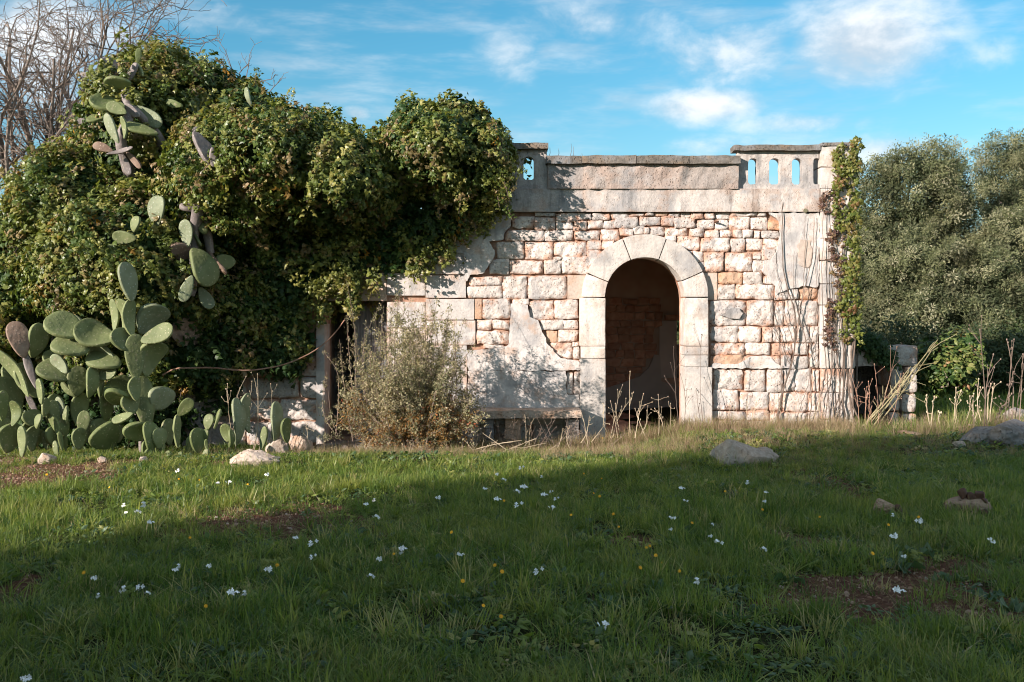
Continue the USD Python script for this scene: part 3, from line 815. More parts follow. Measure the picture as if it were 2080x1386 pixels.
# ruined stone doorway at the right end of the house
gate = thing('stone_gateway', 'low ruined stone doorway with a slab lintel at the right end of the house', 'gateway')
DG = 14.66
for x0, y0, x1, y1 in [(1822, 702, 1864, 743), (1838, 745, 1864, 759), (1834, 761, 1863, 798), (1832, 800, 1861, 838), (1832, 840, 1861, 883), (1808, 790, 1830, 836), (1808, 838, 1830, 884), (1810, 745, 1836, 788)]:
    _seed[0] += 1
    pm = patch(quad_fn([(x0, y0), (x1, y0), (x1, y1), (x0, y1)], DG), 8, 8, DG - (0.03 if x0 > 1815 else -0.03), 0.03, 0.5, _seed[0], 0.014, 0.022, 0.1, 5.0, 8.0)
    put_patch('stone', pm, M['stone'], gate)
m = MB(); a, b = P(1728, 702, DG), P(1822, 743, DG); m.box([a[0], DG + 0.01, b[2]], [b[0], DG + 0.5, a[2]])
obj('lintel', roughen(m.get(), 0.08, 0.025, 5, 99), M['band'], gate, smooth=40)
m = MB(); a, b = P(1700, 700, DG), P(1862, 910, DG)
m.box([a[0], 16.1, -0.4], [P(1862, 0, DG)[0], 16.2, a[2] - .05]); m.box([P(1861, 0, DG)[0] - .12, DG + 0.45, -0.4], [P(1861, 0, DG)[0], 16.1, a[2] - .05])
m.box([a[0], DG + 0.5, a[2] - 0.16], [P(1861, 0, DG)[0] - .12, 16.1, a[2] - 0.06])
obj('rear_wall', m.get(), M['dark_rock'], gate)

# ------------------------------------------------------------------ foliage prototypes
def leaf_shape(kind):
    if kind == 'ivy':
        o = np.array([(0, 0), (.34, .05), (.50, .36), (.24, .52), (0, 1.0), (-.24, .52), (-.50, .36), (-.34, .05)])
    elif kind == 'olive':
        o = np.array([(0, 0), (.17, .35), (.15, .7), (0, 1), (-.15, .7), (-.17, .35)])
    elif kind == 'oval':
        o = np.array([(0, 0), (.25, .3), (.26, .6), (0, 1), (-.26, .6), (-.25, .3)])
    z = -0.25 * np.abs(o[:, 0]) * 1.2 - 0.18 * o[:, 1] ** 2
    v = np.c_[o, z]
    n = len(o)
    c = np.array([[0, .45, 0.03]])
    f = [(n, i, (i + 1) % n) for i in range(n)]
    return np.vstack([v, c]), np.array(f)


def sprig(kind, n, size, rad, seed, up=0.6, droop=0.3, stretch=1.0):
    """leaves round a short shoot along +z"""
    r = np.random.default_rng(seed)
    out = MB()
    lv, lf = leaf_shape(kind)
    for i in range(n):
        s = size * r.uniform(0.6, 1.25)
        az = r.uniform(0, 2 * np.pi)
        h = r.uniform(-0.5, 1.0) * rad * stretch
        rr = rad * r.uniform(0.15, 1.0) * math.sqrt(max(0.05, 1 - (max(h, 0) / (rad * stretch + 1e-6)) ** 2 * 0.8))
        d = np.array([math.cos(az), math.sin(az), up * r.uniform(-0.5, 1.6) - droop])
        d /= np.linalg.norm(d)
        side = np.cross(d, [0, 0, 1.0]); side /= np.linalg.norm(side) + 1e-9
        nn = np.cross(side, d)
        tw = r.uniform(-0.9, 0.9)
        side, nn = side * math.cos(tw) + nn * math.sin(tw), nn * math.cos(tw) - side * math.sin(tw)
        base = np.array([math.cos(az) * rr, math.sin(az) * rr, h])
        out.add(base + s * (lv[:, :1] * side + lv[:, 1:2] * d + lv[:, 2:] * nn), lf)
    return out.get()


def blob_points(blobs, dens, seed, jitter=0.15, lump=0.25, layers=((1.0, 1.0),), front=True, lf=1.6, gap=0.0, hollow=-9.0):
    """points with normals spread over a union of ellipsoids (centre, radii)"""
    r = np.random.default_rng(seed)
    B = [(np.asarray(c, float), np.asarray(q, float)) for c, q in blobs]
    pos, nor = [], []
    for bi, (c, q) in enumerate(B):
        area = 4 * np.pi * ((q[0]*q[1]) ** 1.6 / 3 + (q[0]*q[2]) ** 1.6 / 3 + (q[1]*q[2]) ** 1.6 / 3) ** (1 / 1.6)
        for sc, frac in layers:
            n = int(area * dens * frac)
            d = r.normal(size=(n, 3)); d /= np.linalg.norm(d, axis=1, keepdims=True)
            if front:
                d = d[(d[:, 1] < 0.45)]
            nn = d / q; nn /= np.linalg.norm(nn, axis=1, keepdims=True)
            p = c + d * q * sc
            amp = meshkit.fbm(p * lf, 3, seed + 2) - 0.5
            fine = meshkit.fbm(p * lf * 2.9 + 5.5, 2, seed + 9)
            amp = amp + .35 * (fine - .5)
            p = p + nn * (lump * 2 * amp[:, None] + jitter * r.normal(size=(len(p), 1)))
            keep = (fine > gap) & (amp > hollow)
            for bj, (c2, q2) in enumerate(B):
                if bj != bi:
                    keep &= (((p - c2) / q2) ** 2).sum(1) > (0.80 * sc) ** 2
            pos.append(p[keep]); nor.append(nn[keep])
    return np.vstack(pos), np.vstack(nor)


def px_blob(px, py, D, rx, rz, ry):
    return P(px, py, D), np.array([rx * D / F, ry, rz * D / F])


def foliage(parent, name, protos, pos, nor, seed, smin=0.8, smax=1.25, upb=0.5, spread=0.5):
    r = np.random.default_rng(seed)
    n = nor + np.array([0, 0, upb]) + spread * r.normal(size=nor.shape)
    q = quat_align(n, r.uniform(0, 2 * np.pi, len(n)))
    return scatter(name, protos, pos, q, r.uniform(smin, smax, len(pos)), r.integers(0, len(protos), len(pos)), parent)


ivyp = [('ivy_sprig', sprig('ivy', 17, 0.066, 0.11, 300 + i, 0.5, 0.45), M['ivy']) for i in range(4)]
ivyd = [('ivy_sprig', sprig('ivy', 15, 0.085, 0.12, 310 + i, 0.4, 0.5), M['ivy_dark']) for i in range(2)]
IB = [px_blob(*b) for b in [
    (345, 312, 15.0, 128, 178, 1.9), (420, 238, 15.0, 86, 85, 1.2), (188, 468, 14.2, 130, 140, 1.6), (58, 630, 13.7, 88, 160, 1.3), (290, 560, 13.6, 190, 180, 1.5),
    (480, 385, 13.9, 100, 135, 1.6), (505, 280, 14.6, 55, 78, 1.0), (600, 350, 13.95, 116, 108, 1.95), (708, 382, 14.1, 92, 88, 1.8), (775, 400, 14.1, 50, 70, 1.0), (570, 560, 14.2, 125, 130, .75), (440, 640, 13.55, 100, 95, .5),
    (690, 510, 14.1, 95, 85, .5), (230, 690, 13.3, 190, 105, .55), (20, 690, 13.2, 70, 110, .5), (395, 725, 13.35, 85, 45, .35), (550, 700, 13.75, 80, 45, .25)]]
PB = [px_blob(*b) for b in [
    (893, 322, 13.95, 82, 86, 1.35), (962, 336, 13.9, 64, 80, .95), (870, 440, 13.85, 95, 75, .33), (965, 400, 13.78, 55, 48, .25), (800, 485, 13.9, 65, 68, .22), (845, 285, 14.1, 45, 62, .7), (808, 330, 14.1, 45, 62, .6), (930, 258, 14, 50, 48, .5)]]



def stems(parent, blobs, n, seed, mat='bark', rad=0.02):
    r = np.random.default_rng(seed)
    for i in range(n):
        c, q = blobs[r.integers(len(blobs))]
        d0 = np.array([r.normal(), -abs(r.normal()), r.normal() - .6]); d0 /= np.linalg.norm(d0)
        d1 = np.array([r.normal(), -abs(r.normal()) * .7, r.normal() + .5]); d1 /= np.linalg.norm(d1)
        pts = smooth_line([c + d0 * q * .9, c + .75 * (d0 + d1) / 1.5 * q + r.normal(size=3) * .1, c + d1 * q * 1.0], 9)
        obj('stem', tube(pts, np.linspace(rad, rad * .4, 9), 5), M[mat], parent)


ivy = thing('ivy', 'large mound of sunlit ivy smothering the conical roof left of the doorway', 'ivy')
stems(ivy, IB, 14, 51)
p, n = blob_points(IB, 185, 52, 0.06, 0.42, ((1.0, 1.0),), lf=1.5, gap=.42, hollow=-.17)
foliage(ivy, 'foliage', ivyp, p, n, 53, .5, 1.2)
p0, n0 = p, n
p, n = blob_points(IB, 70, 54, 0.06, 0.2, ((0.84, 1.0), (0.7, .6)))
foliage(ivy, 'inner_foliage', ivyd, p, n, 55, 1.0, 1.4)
def ivy_shoots(parent, p, n, count, seed, reach=(.12, .42)):
    # leafy shoots that grow out of the mound: up and out above, hanging below
    r = np.random.default_rng(seed)
    pp, nn = [], []
    for i in r.integers(0, len(p), count):
        d = n[i] * .7 + [0, 0, 1.0 if n[i][2] > -.1 else -1.2] + r.normal(size=3) * .35
        d /= np.linalg.norm(d)
        L = r.uniform(*reach)
        q = np.array([p[i] + d * L * t + np.array([0, 0, -.12 * L]) * t * t * 3 for t in (0, .5, 1.0)])
        obj('shoot', tube(q, [.006, .005, .003], 4), M['twig'], parent)
        for t in np.arange(.1, 1.01, .16):
            pp.append(q[0] + (q[2] - q[0]) * t + r.normal(size=3) * .02); nn.append(d + r.normal(size=3) * .3)
    foliage(parent, 'shoot_foliage', ivyp, np.array(pp), np.array(nn), seed + 1, .35, .75)


ivy_shoots(ivy, p0, n0, 150, 56)
p, n = blob_points([px_blob(185, 850, 13.5, 190, 85, .4), px_blob(420, 800, 13.7, 60, 40, .2)], 110, 57, .06, .1)
foliage(ivy, 'low_foliage', ivyd, p, n, 58, .8, 1.2)  # added dark leaves that stand for the black shade between the pads
ivy2 = thing('ivy', 'rounded ivy clump spilling over the left end of the parapet and down the wall', 'ivy')
stems(ivy2, PB, 6, 61)
p, n = blob_points(PB, 205, 62, 0.06, 0.46, ((1.0, 1.0),), lf=1.7, gap=.42, hollow=-.17)
ivy_shoots(ivy2, p, n, 60, 67)
# tufts standing up against the sky
r = np.random.default_rng(66)
ex, en = [], []
for px, py, s in [(835, 215, .3), (868, 205, .3), (905, 203, .2), (937, 205, .2), (985, 232, .25), (1010, 248, .2), (1040, 296, .15), (1060, 300, .1), (820, 230, .2)]:
    for k in range(9):
        ex.append(P(px + r.normal() * 9, py + 14 + abs(r.normal()) * 14, 13.9 + r.normal() * .15)); en.append([r.normal() * .3, -.3, 1.0])
# strands hanging on the wall
for px, y0, y1 in [(912, 470, 540), (905, 480, 525), (850, 520, 565), (838, 520, 570), (870, 500, 545), (700, 560, 610), (715, 555, 640), (720, 570, 630), (655, 600, 660), (760, 560, 600), (620, 610, 670), (940, 440, 500), (1000, 430, 462), (1030, 425, 440), (1060, 432, 436), (975, 440, 480)]:
    for k in range(int((y1 - y0) / 5)):
        t = k / max(1, (y1 - y0) / 5)
        ex.append(P(px + r.normal() * 5, y0 + t * (y1 - y0), 13.62 + r.normal() * .05)); en.append([r.normal() * .4, -1, -.4])
p = np.vstack([p, ex]); n = np.vstack([n, en])
foliage(ivy2, 'foliage', ivyp, p, n, 63, .5, 1.1)
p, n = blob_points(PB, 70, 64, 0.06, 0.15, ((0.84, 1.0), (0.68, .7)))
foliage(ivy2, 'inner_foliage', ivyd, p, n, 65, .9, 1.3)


def surf_D(px, py, extra=0.0):
    """distance of the ivy's front under a pixel"""
    best = 13.6
    o = np.array([0, 0, CAMZ]); d = np.array([(px - 1040) / F, 1.0, -(py - HY) / F])
    hit = None
    for c, q in IB:
        a = (d / q) @ (d / q); b = 2 * ((o - c) / q) @ (d / q); cc_ = ((o - c) / q) @ ((o - c) / q) - 1
        disc = b * b - 4 * a * cc_
        if disc > 0:
            t = (-b - math.sqrt(disc)) / (2 * a)
            hit = t if hit is None else min(hit, t)
    return (hit if hit else best) + extra


# ------------------------------------------------------------------ prickly pears
def pad_mesh(base, tip, width_px, ang, D, lean=0.0, thick=0.16, seed=0):
    """an obovate pad from base to tip (photo pixels) at distance D; ang turns its face about its own axis"""
    if ang > math.radians(40):
        ang += math.radians(10)
    width_px *= .88
    b, t = P(*base, D), P(*tip, D)
    t = t + np.array([0, lean, 0])
    ax = t - b; L = np.linalg.norm(ax); ax /= L
    p = np.cross([0, 1.0, 0], ax); p /= np.linalg.norm(p)
    if p[0] < 0:
        p = -p
    y = np.cross(ax, p); y = y if y[1] > 0 else -y
    wv = math.cos(ang) * p + math.sin(ang) * y
    nv = np.cross(ax, wv)
    W = width_px * D / F / max(0.5, abs(math.cos(ang))) / 2
    T = max(0.018, min(thick * W * 1.1, 0.03))
    nu, nt = 20, 13
    s = (1 - np.cos(np.linspace(0, np.pi, nt))) / 2
    wprof = np.sqrt(np.clip(s * (1 - s), 0, 1)) * 2 * (0.62 + 0.55 * s)
    wprof = wprof / wprof.max()
    wprof = np.maximum(wprof, np.where(s < 0.1, 0.14, 0.0))
    tprof = np.maximum(np.sqrt(np.clip(1 - (2 * s - 1) ** 8, 0, 1)), 0.15)
    th = np.arange(nu) / nu * 2 * np.pi
    r = np.random.default_rng(seed)
    bend = r.normal() * 0.09 * L; wav = r.normal() * .05
    v = []
    for i in range(nt):
        cx = np.sign(np.cos(th)) * np.abs(np.cos(th)) ** 0.55
        q = b + ax * L * s[i] + nv * bend * math.sin(math.pi * s[i])
        v.append(q + wv * (W * wprof[i] * cx)[:, None] + nv * (T * tprof[i] * np.sign(np.sin(th)) * np.abs(np.sin(th)) ** .28 + W * wav * (cx * wprof[i]) ** 2)[:, None])
    v = np.vstack(v + [b[None], t[None]])
    f = []
    for i in range(nt - 1):
        for j in range(nu):
            f.append((i * nu + j, i * nu + (j + 1) % nu, (i + 1) * nu + (j + 1) % nu, (i + 1) * nu + j))
    f = np.array(f); f = np.vstack([f[:, [0, 1, 2]], f[:, [0, 2, 3]]])
    n0 = nt * nu
    f = np.vstack([f, [((j + 1) % nu, j, n0) for j in range(nu)], [((nt - 1) * nu + j, (nt - 1) * nu + (j + 1) % nu, n0 + 1) for j in range(nu)]])
    m = trimesh.Trimesh(v, f, process=False)
    if m.volume < 0:
        f = f[:, ::-1]
    nz = meshkit.fbm(v * 9, 2, seed + 5) - 0.5
    return v + nv * (0.018 * nz)[:, None], f


def cactus(label, D, pads, cloudD=None, seed=0, group=None, trunk=None):
    t = thing('prickly_pear', label, 'cactus', group=group)
    rr = np.random.default_rng(900 + seed)
    for i, row in enumerate(pads.strip().split('|')):
        q = row.split()
        bx, by, tx, ty, w = map(float, q[:5])
        a = math.radians(float(q[5]))
        mt = {'p': 'pad', 'g': 'pad_green', 'b': 'pad_blue', 'w': 'pad_wood', 'r': 'pad_brown'}[q[6]] if len(q) > 6 else 'pad'
        off = float(q[7]) if len(q) > 7 else 0.0
        if cloudD is not None:
            d = cloudD((bx + tx) / 2, (by + ty) / 2) + off + .03 + rr.uniform(-.06, .06)
        else:
            d = D + off + rr.uniform(-0.10, 0.10)
        mesh = pad_mesh((bx, by), (tx, ty), w, a, d, 0.0, seed=seed * 100 + i, thick=0.16 if mt not in ('pad_wood',) else 0.5)
        nm = 'stem' if mt == 'pad_wood' else 'pad'
        obj(nm, mesh, M[mt], t, smooth=True, label='dried brown pad' if mt == 'pad_brown' else None)
    if trunk:
        for tr in trunk:
            q = smooth_line([P(x, y, (cloudD(x, y) if cloudD else D) + dd) for x, y, dd in tr], 14)
            v, f = tube(q, np.linspace(.085, .05, 14), 9)
            v = v + .02 * (np.stack([meshkit.fbm(v * 9 + 3 * k, 2, k) for k in range(3)], -1) - .5)
            obj('stem', (v, f), M['pad_wood'], t, smooth=True)
    return t


cactus('dense prickly pear clump at the far left edge with one dried brown pad on top', 11.6,
       "49 727 26 653 37 40 r|66 727 80 656 26 50 p .1|74 790 50 718 16 30 w .1|58 806 -10 712 32 -25 p|74 808 42 736 28 52 p .2|10 880 4 765 54 48 p .3|78 848 54 800 13 20 w .1|85 822 78 769 19 -28 p -.1|25 866 25 814 29 -12 g -.2|"
       "14 920 30 860 32 48 g -.1|46 930 43 865 24 -18 p -.3|70 866 58 833 25 50 p|75 872 83 841 17 -20 p -.1|64 918 72 864 17 50 p -.1|88 848 93 808 12 60 p|95 914 90 876 17 10 p -.1|110 908 107 866 23 50 g|5 856 6 793 14 50 g -.1|"
       "2 905 -6 850 40 48 p .1|40 905 34 868 20 52 p .2|100 860 112 800 22 50 p .3|75 905 80 872 16 55 p .2|20 800 14 740 22 50 p .4|52 900 60 855 20 50 g .1|118 930 112 895 14 -10 p -.2", seed=1)
cactus('tall branching prickly pear with big grey green pads left of the dark doorway', 11.75,
       "165 684 100 640 46 48 p|160 690 146 640 32 -15 b .15|234 692 158 655 47 48 p -.05|180 716 110 690 46 48 p -.1|236 738 174 700 38 -25 b .15|246 742 177 722 34 48 p|137 758 104 722 30 -12 b|128 748 93 714 26 45 p .1|138 772 81 738 38 48 p -.1|"
       "155 805 160 744 40 36 p|159 806 124 777 15 -30 p|180 808 187 744 19 55 p|203 808 200 746 11 62 p|196 768 236 752 30 -20 p .1|160 868 168 798 32 40 p .1|118 858 106 813 14 50 p|128 853 117 806 22 -15 b -.1|136 864 136 824 13 -20 p -.15|"
       "120 884 102 846 20 -12 g -.15|133 888 121 849 15 48 g -.15|165 884 173 834 27 20 p -.1|160 914 164 868 22 45 p -.1|127 916 120 876 9 40 g -.15|134 918 133 884 7 30 g -.15|"
       "268 612 252 532 25 50 b -.05|269 684 266 607 19 50 p|233 674 227 607 22 -18 p .15|253 680 241 607 35 -24 p|256 713 240 666 29 48 p|276 770 275 678 40 36 p|283 806 281 742 32 36 p .06|300 872 286 764 40 40 p .1|278 815 275 765 20 45 p|"
       "284 678 336 624 43 46 b .1|286 694 351 664 42 -24 p -.1|296 764 331 697 40 44 p .1|266 803 224 772 46 48 g .15|263 806 217 812 38 50 g -.05|269 842 262 799 27 48 p -.1|270 840 227 856 21 -30 p -.1|232 856 197 912 42 46 g -.15|"
       "290 858 267 894 38 46 g -.15|306 918 300 856 23 48 g -.2|323 912 322 869 23 46 p -.2|316 834 336 786 38 50 b .35|205 900 200 850 26 45 p .2|185 905 178 850 24 48 p .2|240 900 236 862 20 46 p .3|345 905 342 850 20 48 p .3|290 930 302 868 26 42 w .15|215 860 212 800 18 50 g .15", seed=2)
cactus('scattered row of young prickly pear pads rising from the grass beside the large cactus', 11.6,
       "362 844 390 811 28 20 g .2|361 910 360 842 11 50 p .2|402 920 400 869 23 48 g|421 874 429 841 25 -20 p .1|418 895 418 871 16 -5 g|420 915 419 892 7 30 g|420 945 420 911 15 -15 p|436 872 449 831 8 -60 p .1|463 898 455 861 25 10 g .1|466 910 468 872 9 55 g .1|"
       "297 938 293 896 8 50 g|305 948 305 909 15 48 g|320 945 320 905 6 40 g|325 933 332 901 12 -15 p|345 940 342 915 15 -10 p|255 946 250 926 17 48 g|283 940 280 922 7 -10 g|372 941 367 917 14 -20 p|345 958 348 931 19 -25 p -.1|227 918 228 897 6 -10 g|"
       "506 880 503 798 17 52 b .6|558 900 560 815 20 52 b .6|583 900 583 849 17 52 g .6|530 916 538 866 17 -15 p .2|480 905 478 808 20 52 b .5|384 930 388 885 15 48 g .2", seed=3)
cactus('prickly pear pads hanging out of the ivy above the tall cactus', 0,
       "319 460 322 397 43 -12 b -.2|272 472 280 439 25 -28 p -.2|277 484 227 482 31 -18 p -.15|237 500 220 506 15 45 p -.1|381 503 375 446 33 -8 b -.25|394 474 409 501 11 -60 p -.2|391 504 427 582 43 42 p -.3|424 511 461 557 14 -60 r -.3|453 549 458 517 31 44 p -.35|"
       "390 560 369 613 27 20 b -.3|405 584 430 627 27 30 b -.3|386 500 354 523 36 46 r -.1|412 427 368 412 32 46 w|400 440 418 476 19 20 p -.15|402 640 372 702 52 46 r -.1|385 560 388 600 16 46 w -.2|398 462 392 520 16 30 w -.1|310 425 318 400 12 10 w", cloudD=surf_D, seed=4, trunk=[[(410, 380, 0), (402, 430, -.05), (392, 490, -.1), (394, 545, -.12), (388, 600, -.1)], [(412, 400, 0), (420, 470, -.1), (428, 515, -.15)]])
cactus('old woody prickly pear climbing out of the ivy at the top of the mound', 0,
       "248 165 211 117 32 42 w -.25|280 132 282 97 13 20 g -.3|255 169 278 128 16 -25 w -.3|280 129 291 156 8 -40 p -.3|266 168 213 176 27 50 g -.35|252 220 187 194 37 50 g -.35|257 231 217 211 28 20 p -.4|241 291 214 231 25 -25 b -.4|253 282 246 236 14 -30 p -.42|"
       "320 273 254 251 23 48 g -.35|284 236 248 216 27 -15 w -.25|270 216 328 256 35 -12 b -.2|214 241 177 240 23 48 g -.2|226 166 163 150 15 10 w -.2|372 216 337 207 18 -10 g -.2|230 309 189 294 21 25 r -.25|216 313 270 299 11 -5 w -.3|257 309 286 342 15 -25 r -.25|244 306 264 356 18 10 w -.2|"
       "342 326 321 314 15 -15 p -.2|410 252 404 194 27 48 b -.2|402 254 384 234 23 48 b -.2|497 240 434 246 23 30 p -.15|452 311 491 275 27 -8 b -.25|393 268 442 342 27 44 w -.2|511 217 500 177 12 -10 b -.2|175 245 158 248 16 -10 w -.1|430 300 436 340 16 30 w -.25|150 470 158 440 14 -20 w -.1|140 490 150 465 12 -10 w -.1", cloudD=surf_D, seed=5, trunk=[[(266, 360, 0), (252, 312, -.1), (244, 285, -.15), (262, 240, -.1), (256, 200, -.12), (252, 165, -.15)], [(440, 345, 0), (415, 300, -.05), (398, 265, -.05)], [(330, 300, 0), (300, 250, -.05), (270, 222, -.1)]])

# ------------------------------------------------------------------ bush by the doorway
def twig_plant(parent, base, stems_, seed, mat, leaf_protos=None, leaf_step=0.05, rad=0.012, spread=0.06, side=0, side_len=0.2, scale=(0.7, 1.2), up=0.0):
    r = np.random.default_rng(seed)
    lp, ln = [], []
    for tip in stems_:
        tip = np.asarray(tip, float)
        b = base + r.normal(size=3) * [spread, spread, 0]
        if up:
            b[0] += (tip[0] - base[0]) * up
        mid = (b + tip) / 2 + r.normal(size=3) * 0.08 * np.linalg.norm(tip - b) + [0, 0, .05]
        pts = smooth_line([b, mid, tip], 10)
        obj('stem', tube(pts, np.linspace(rad, rad * .25, 10), 5), M[mat], parent)
        L = np.linalg.norm(np.diff(pts, axis=0), axis=1).sum()
        ax = [pts]
        tw = MB()
        for k in range(side):
            t = r.uniform(.25, 1.0); i = int(t * 8)
            o = pts[i]
            d = pts[i + 1] - pts[i]; d /= np.linalg.norm(d)
            d = d * .8 + r.normal(size=3) * .6; d /= np.linalg.norm(d)
            l = side_len * r.uniform(.4, 1.2)
            sp = np.array([o, o + d * l * .5 + r.normal(size=3) * .02, o + d * l])
            tw.add(*tube(sp, [rad * .35, rad * .28, rad * .15], 4)); ax.append(sp)
        if side:
            tag(obj('twigs', tw.get(), M[mat], parent), kind='stuff')
        if leaf_protos:
            for q in ax:
                LL = np.linalg.norm(np.diff(q, axis=0), axis=1).sum()
                nn = int(LL / leaf_step) + 1
                tt = np.sort(r.uniform(.2 if q is pts else 0.05, 1, nn))
                dd = np.linspace(0, 1, len(q))
                for c in range(nn):
                    lp.append([np.interp(tt[c], dd, q[:, k]) for k in range(3)] + r.normal(size=3) * .012)
                    ln.append(r.normal(size=3) + [0, -.2, .6])
    return np.array(lp), np.array(ln)


bushp = [('bush_sprig', sprig('oval', 8, 0.034, 0.05, 330 + i, .6, .1), M['bush']) for i in range(3)]
bushl = [('bush_sprig', sprig('oval', 8, 0.036, 0.05, 340 + i, .6, .1), M['bush_low']) for i in range(2)]
bush = thing('bush', 'twiggy grey green bush with small leaves in front of the left doorway', 'bush')
DBU = 12.55
bb = P(850, 928, DBU)
r = np.random.default_rng(71)
tips = []
for i in range(150):
    a = r.uniform(-1, 1)
    t = r.uniform(0, 1) ** .45
    ang = a * 1.5
    px = 838 + 168 * math.sin(ang) * t * (1.0 if a < 0 else .95)
    py = 900 - 300 * math.cos(ang) ** .8 * t - 20 * r.uniform(-1, 1)
    tips.append(P(px, py, DBU + r.uniform(-.75, .75)))
lp, ln = twig_plant(bush, bb, tips, 72, 'twig', bushp, 0.05, 0.008, .16, 10, .26)
low = (lp[:, 2] < 0.55 - .2 * r.uniform(0, 1, len(lp)) + .15 * np.sin(lp[:, 0] * 5)) & (r.uniform(size=len(lp)) < .38)
foliage(bush, 'foliage', bushp, lp[~low], ln[~low], 73, .45, .95)
foliage(bush, 'autumn_foliage', bushl, lp[low], ln[low], 74, .55, 1.0)
tips = [P(x, y, DBU + r.uniform(-.3, .3)) for x, y in [(704, 570), (786, 600), (806, 590), (812, 562), (822, 582), (853, 556), (806, 625), (780, 620), (762, 640), (848, 640), (704, 640), (690, 690), (664, 755), (662, 895), (655, 712), (668, 795), (650, 890), (870, 640), (900, 632), (745, 650), (720, 660), (835, 610)]]
lp, ln = twig_plant(bush, bb + [0, 0, .2], tips, 75, 'twig', bushp, 0.05, 0.006, .05, 5, .09, up=.85)
foliage(bush, 'shoot_leaves', bushp, lp, ln, 76, .35, .6)

# ------------------------------------------------------------------ bare tree behind the ivy
def grow(rng, base, d, length, rad, depth, lines, maxd, bend=0.28, split=(2, 4), shrink=0.72, up=0.05):
    n = 5
    pts = [np.array(base, float)]
    d = np.array(d, float)
    for i in range(n - 1):
        d = d + rng.normal(size=3) * bend * .5 + [0, 0, up]
        d /= np.linalg.norm(d)
        pts.append(pts[-1] + d * length / (n - 1))
    pts = np.array(pts)
    lines.append((depth, pts, np.linspace(rad, rad * .62, n)))
    if depth >= maxd:
        return
    for k in range(rng.integers(*split) + (depth > 1)):
        i = rng.integers(1, n)
        dd = d + rng.normal(size=3) * .75
        dd /= np.linalg.norm(dd)
        grow(rng, pts[i] if k else pts[-1], dd, length * shrink * rng.uniform(.7, 1.15), rad * .60, depth + 1, lines, maxd, bend, split, shrink, up)


bare = thing('bare_tree', 'leafless grey brown tree standing behind the ivy at the left edge', 'tree')
lines = []
r = np.random.default_rng(81)
base = P(60, 560, 18.5)
for px, py, L, rd in [(-60, 200, 1.5, .06), (30, 180, 1.5, .07), (90, 210, 1.5, .07), (140, 230, 1.4, .06), (-120, 330, 1.3, .06), (60, 300, 1.2, .05), (200, 160, 1.7, .055), (235, 130, 1.6, .045), (265, 120, 1.4, .04), (150, 60, 1.3, .04), (20, 90, 1.4, .05), (-30, 60, 1.4, .05), (215, 70, 1.5, .045), (280, 95, 1.5, .04), (250, 190, 1.3, .04), (120, 170, 1.4, .05), (60, 120, 1.4, .05), (180, 110, 1.4, .04), (0, 260, 1.4, .06), (110, 120, 1.4, .05), (170, 260, 1.1, .045)]:
    t = P(px, py, 18.5 + r.uniform(-1.2, 1.2))
    mid = base + (t - base) * .5 + r.normal(size=3) * .38
    pts = smooth_line([base, mid, t], 8)
    lines.append((0, pts, np.linspace(rd * 1.0, rd * .5, 8)))
    for k in range(6):
        i = r.integers(3, 8)
        dd = (t - base) / np.linalg.norm(t - base) + r.normal(size=3) * .45
        grow(r, pts[i], dd / np.linalg.norm(dd), L * .8, rd * .36, 1, lines, 4, .36, (2, 4), .64, .0)
tw = MB()
for dep, pts, rr_ in lines:
    if dep <= 1:
        obj('limb' if dep == 0 else 'branch', tube(pts, rr_, 6), M['bark'], bare)
    else:
        tw.add(*tube(pts, np.maximum(rr_, .0045), 4, False))
tag(obj('twigs', tw.get(), M['twig'], bare), kind='stuff')
v, f = tube([base + [0, 0, -2.6], base + [0.1, 0, -1.2], base + [0, 0, .2]], [.22, .17, .13], 10)
obj('trunk', (v, f), M['bark'], bare)

# bare shoots sticking out of the top of the ivy
sh = thing('bare_shoots', 'thin bare twigs sticking up from the top of the ivy mound', 'twigs')
lines = []
for px, py, tx, ty in [(470, 150, 475, 100), (500, 160, 505, 112), (520, 170, 545, 150), (485, 150, 500, 125), (405, 110, 410, 85), (545, 190, 570, 165), (460, 140, 440, 118), (330, 95, 350, 70)]:
    b, t = P(px, py, 14.7), P(tx, ty, 14.7)
    grow(r, b, (t - b) / np.linalg.norm(t - b), np.linalg.norm(t - b), .008, 0, lines, 2, .3, (2, 4), .6)
for dep, pts, rr_ in lines:
    if dep == 0:
        obj('twig', tube(pts, rr_, 4), M['twig'], sh)
tw = MB()
for dep, pts, rr_ in lines:
    if dep > 0:
        tw.add(*tube(pts, np.maximum(rr_, .003), 3, False))
tag(obj('twiglets', tw.get(), M['twig'], sh), kind='stuff')
for k, (px, py) in enumerate([(1117, 300), (1135, 302), (1160, 292), (1165, 298), (1182, 312)]):
    if k == 0:
        pt = thing('bare_shoots', 'small dry twigs growing on the middle coping of the parapet', 'twigs')
    b = P(px - 2, 322, YW + .1); t = P(px, py, YW + .1)
    obj('twig', tube([b, (b + t) / 2 + [.01, 0, 0], t], [.004, .003, .002], 4), M['twig'], pt)

# ------------------------------------------------------------------ trees on the right
olp = [('olive_sprig', sprig('olive', 34, 0.085, 0.17, 350 + i, .9, 0.0, 1.5), M['olive']) for i in range(4)]
old = [('olive_sprig', sprig('olive', 34, 0.085, 0.17, 356 + i, .9, 0.0, 1.5), M['olive_shade']) for i in range(2)]
hdp = [('hedge_sprig', sprig('oval', 20, 0.10, 0.2, 360 + i, .6, .1), M['hedge']) for i in range(2)]


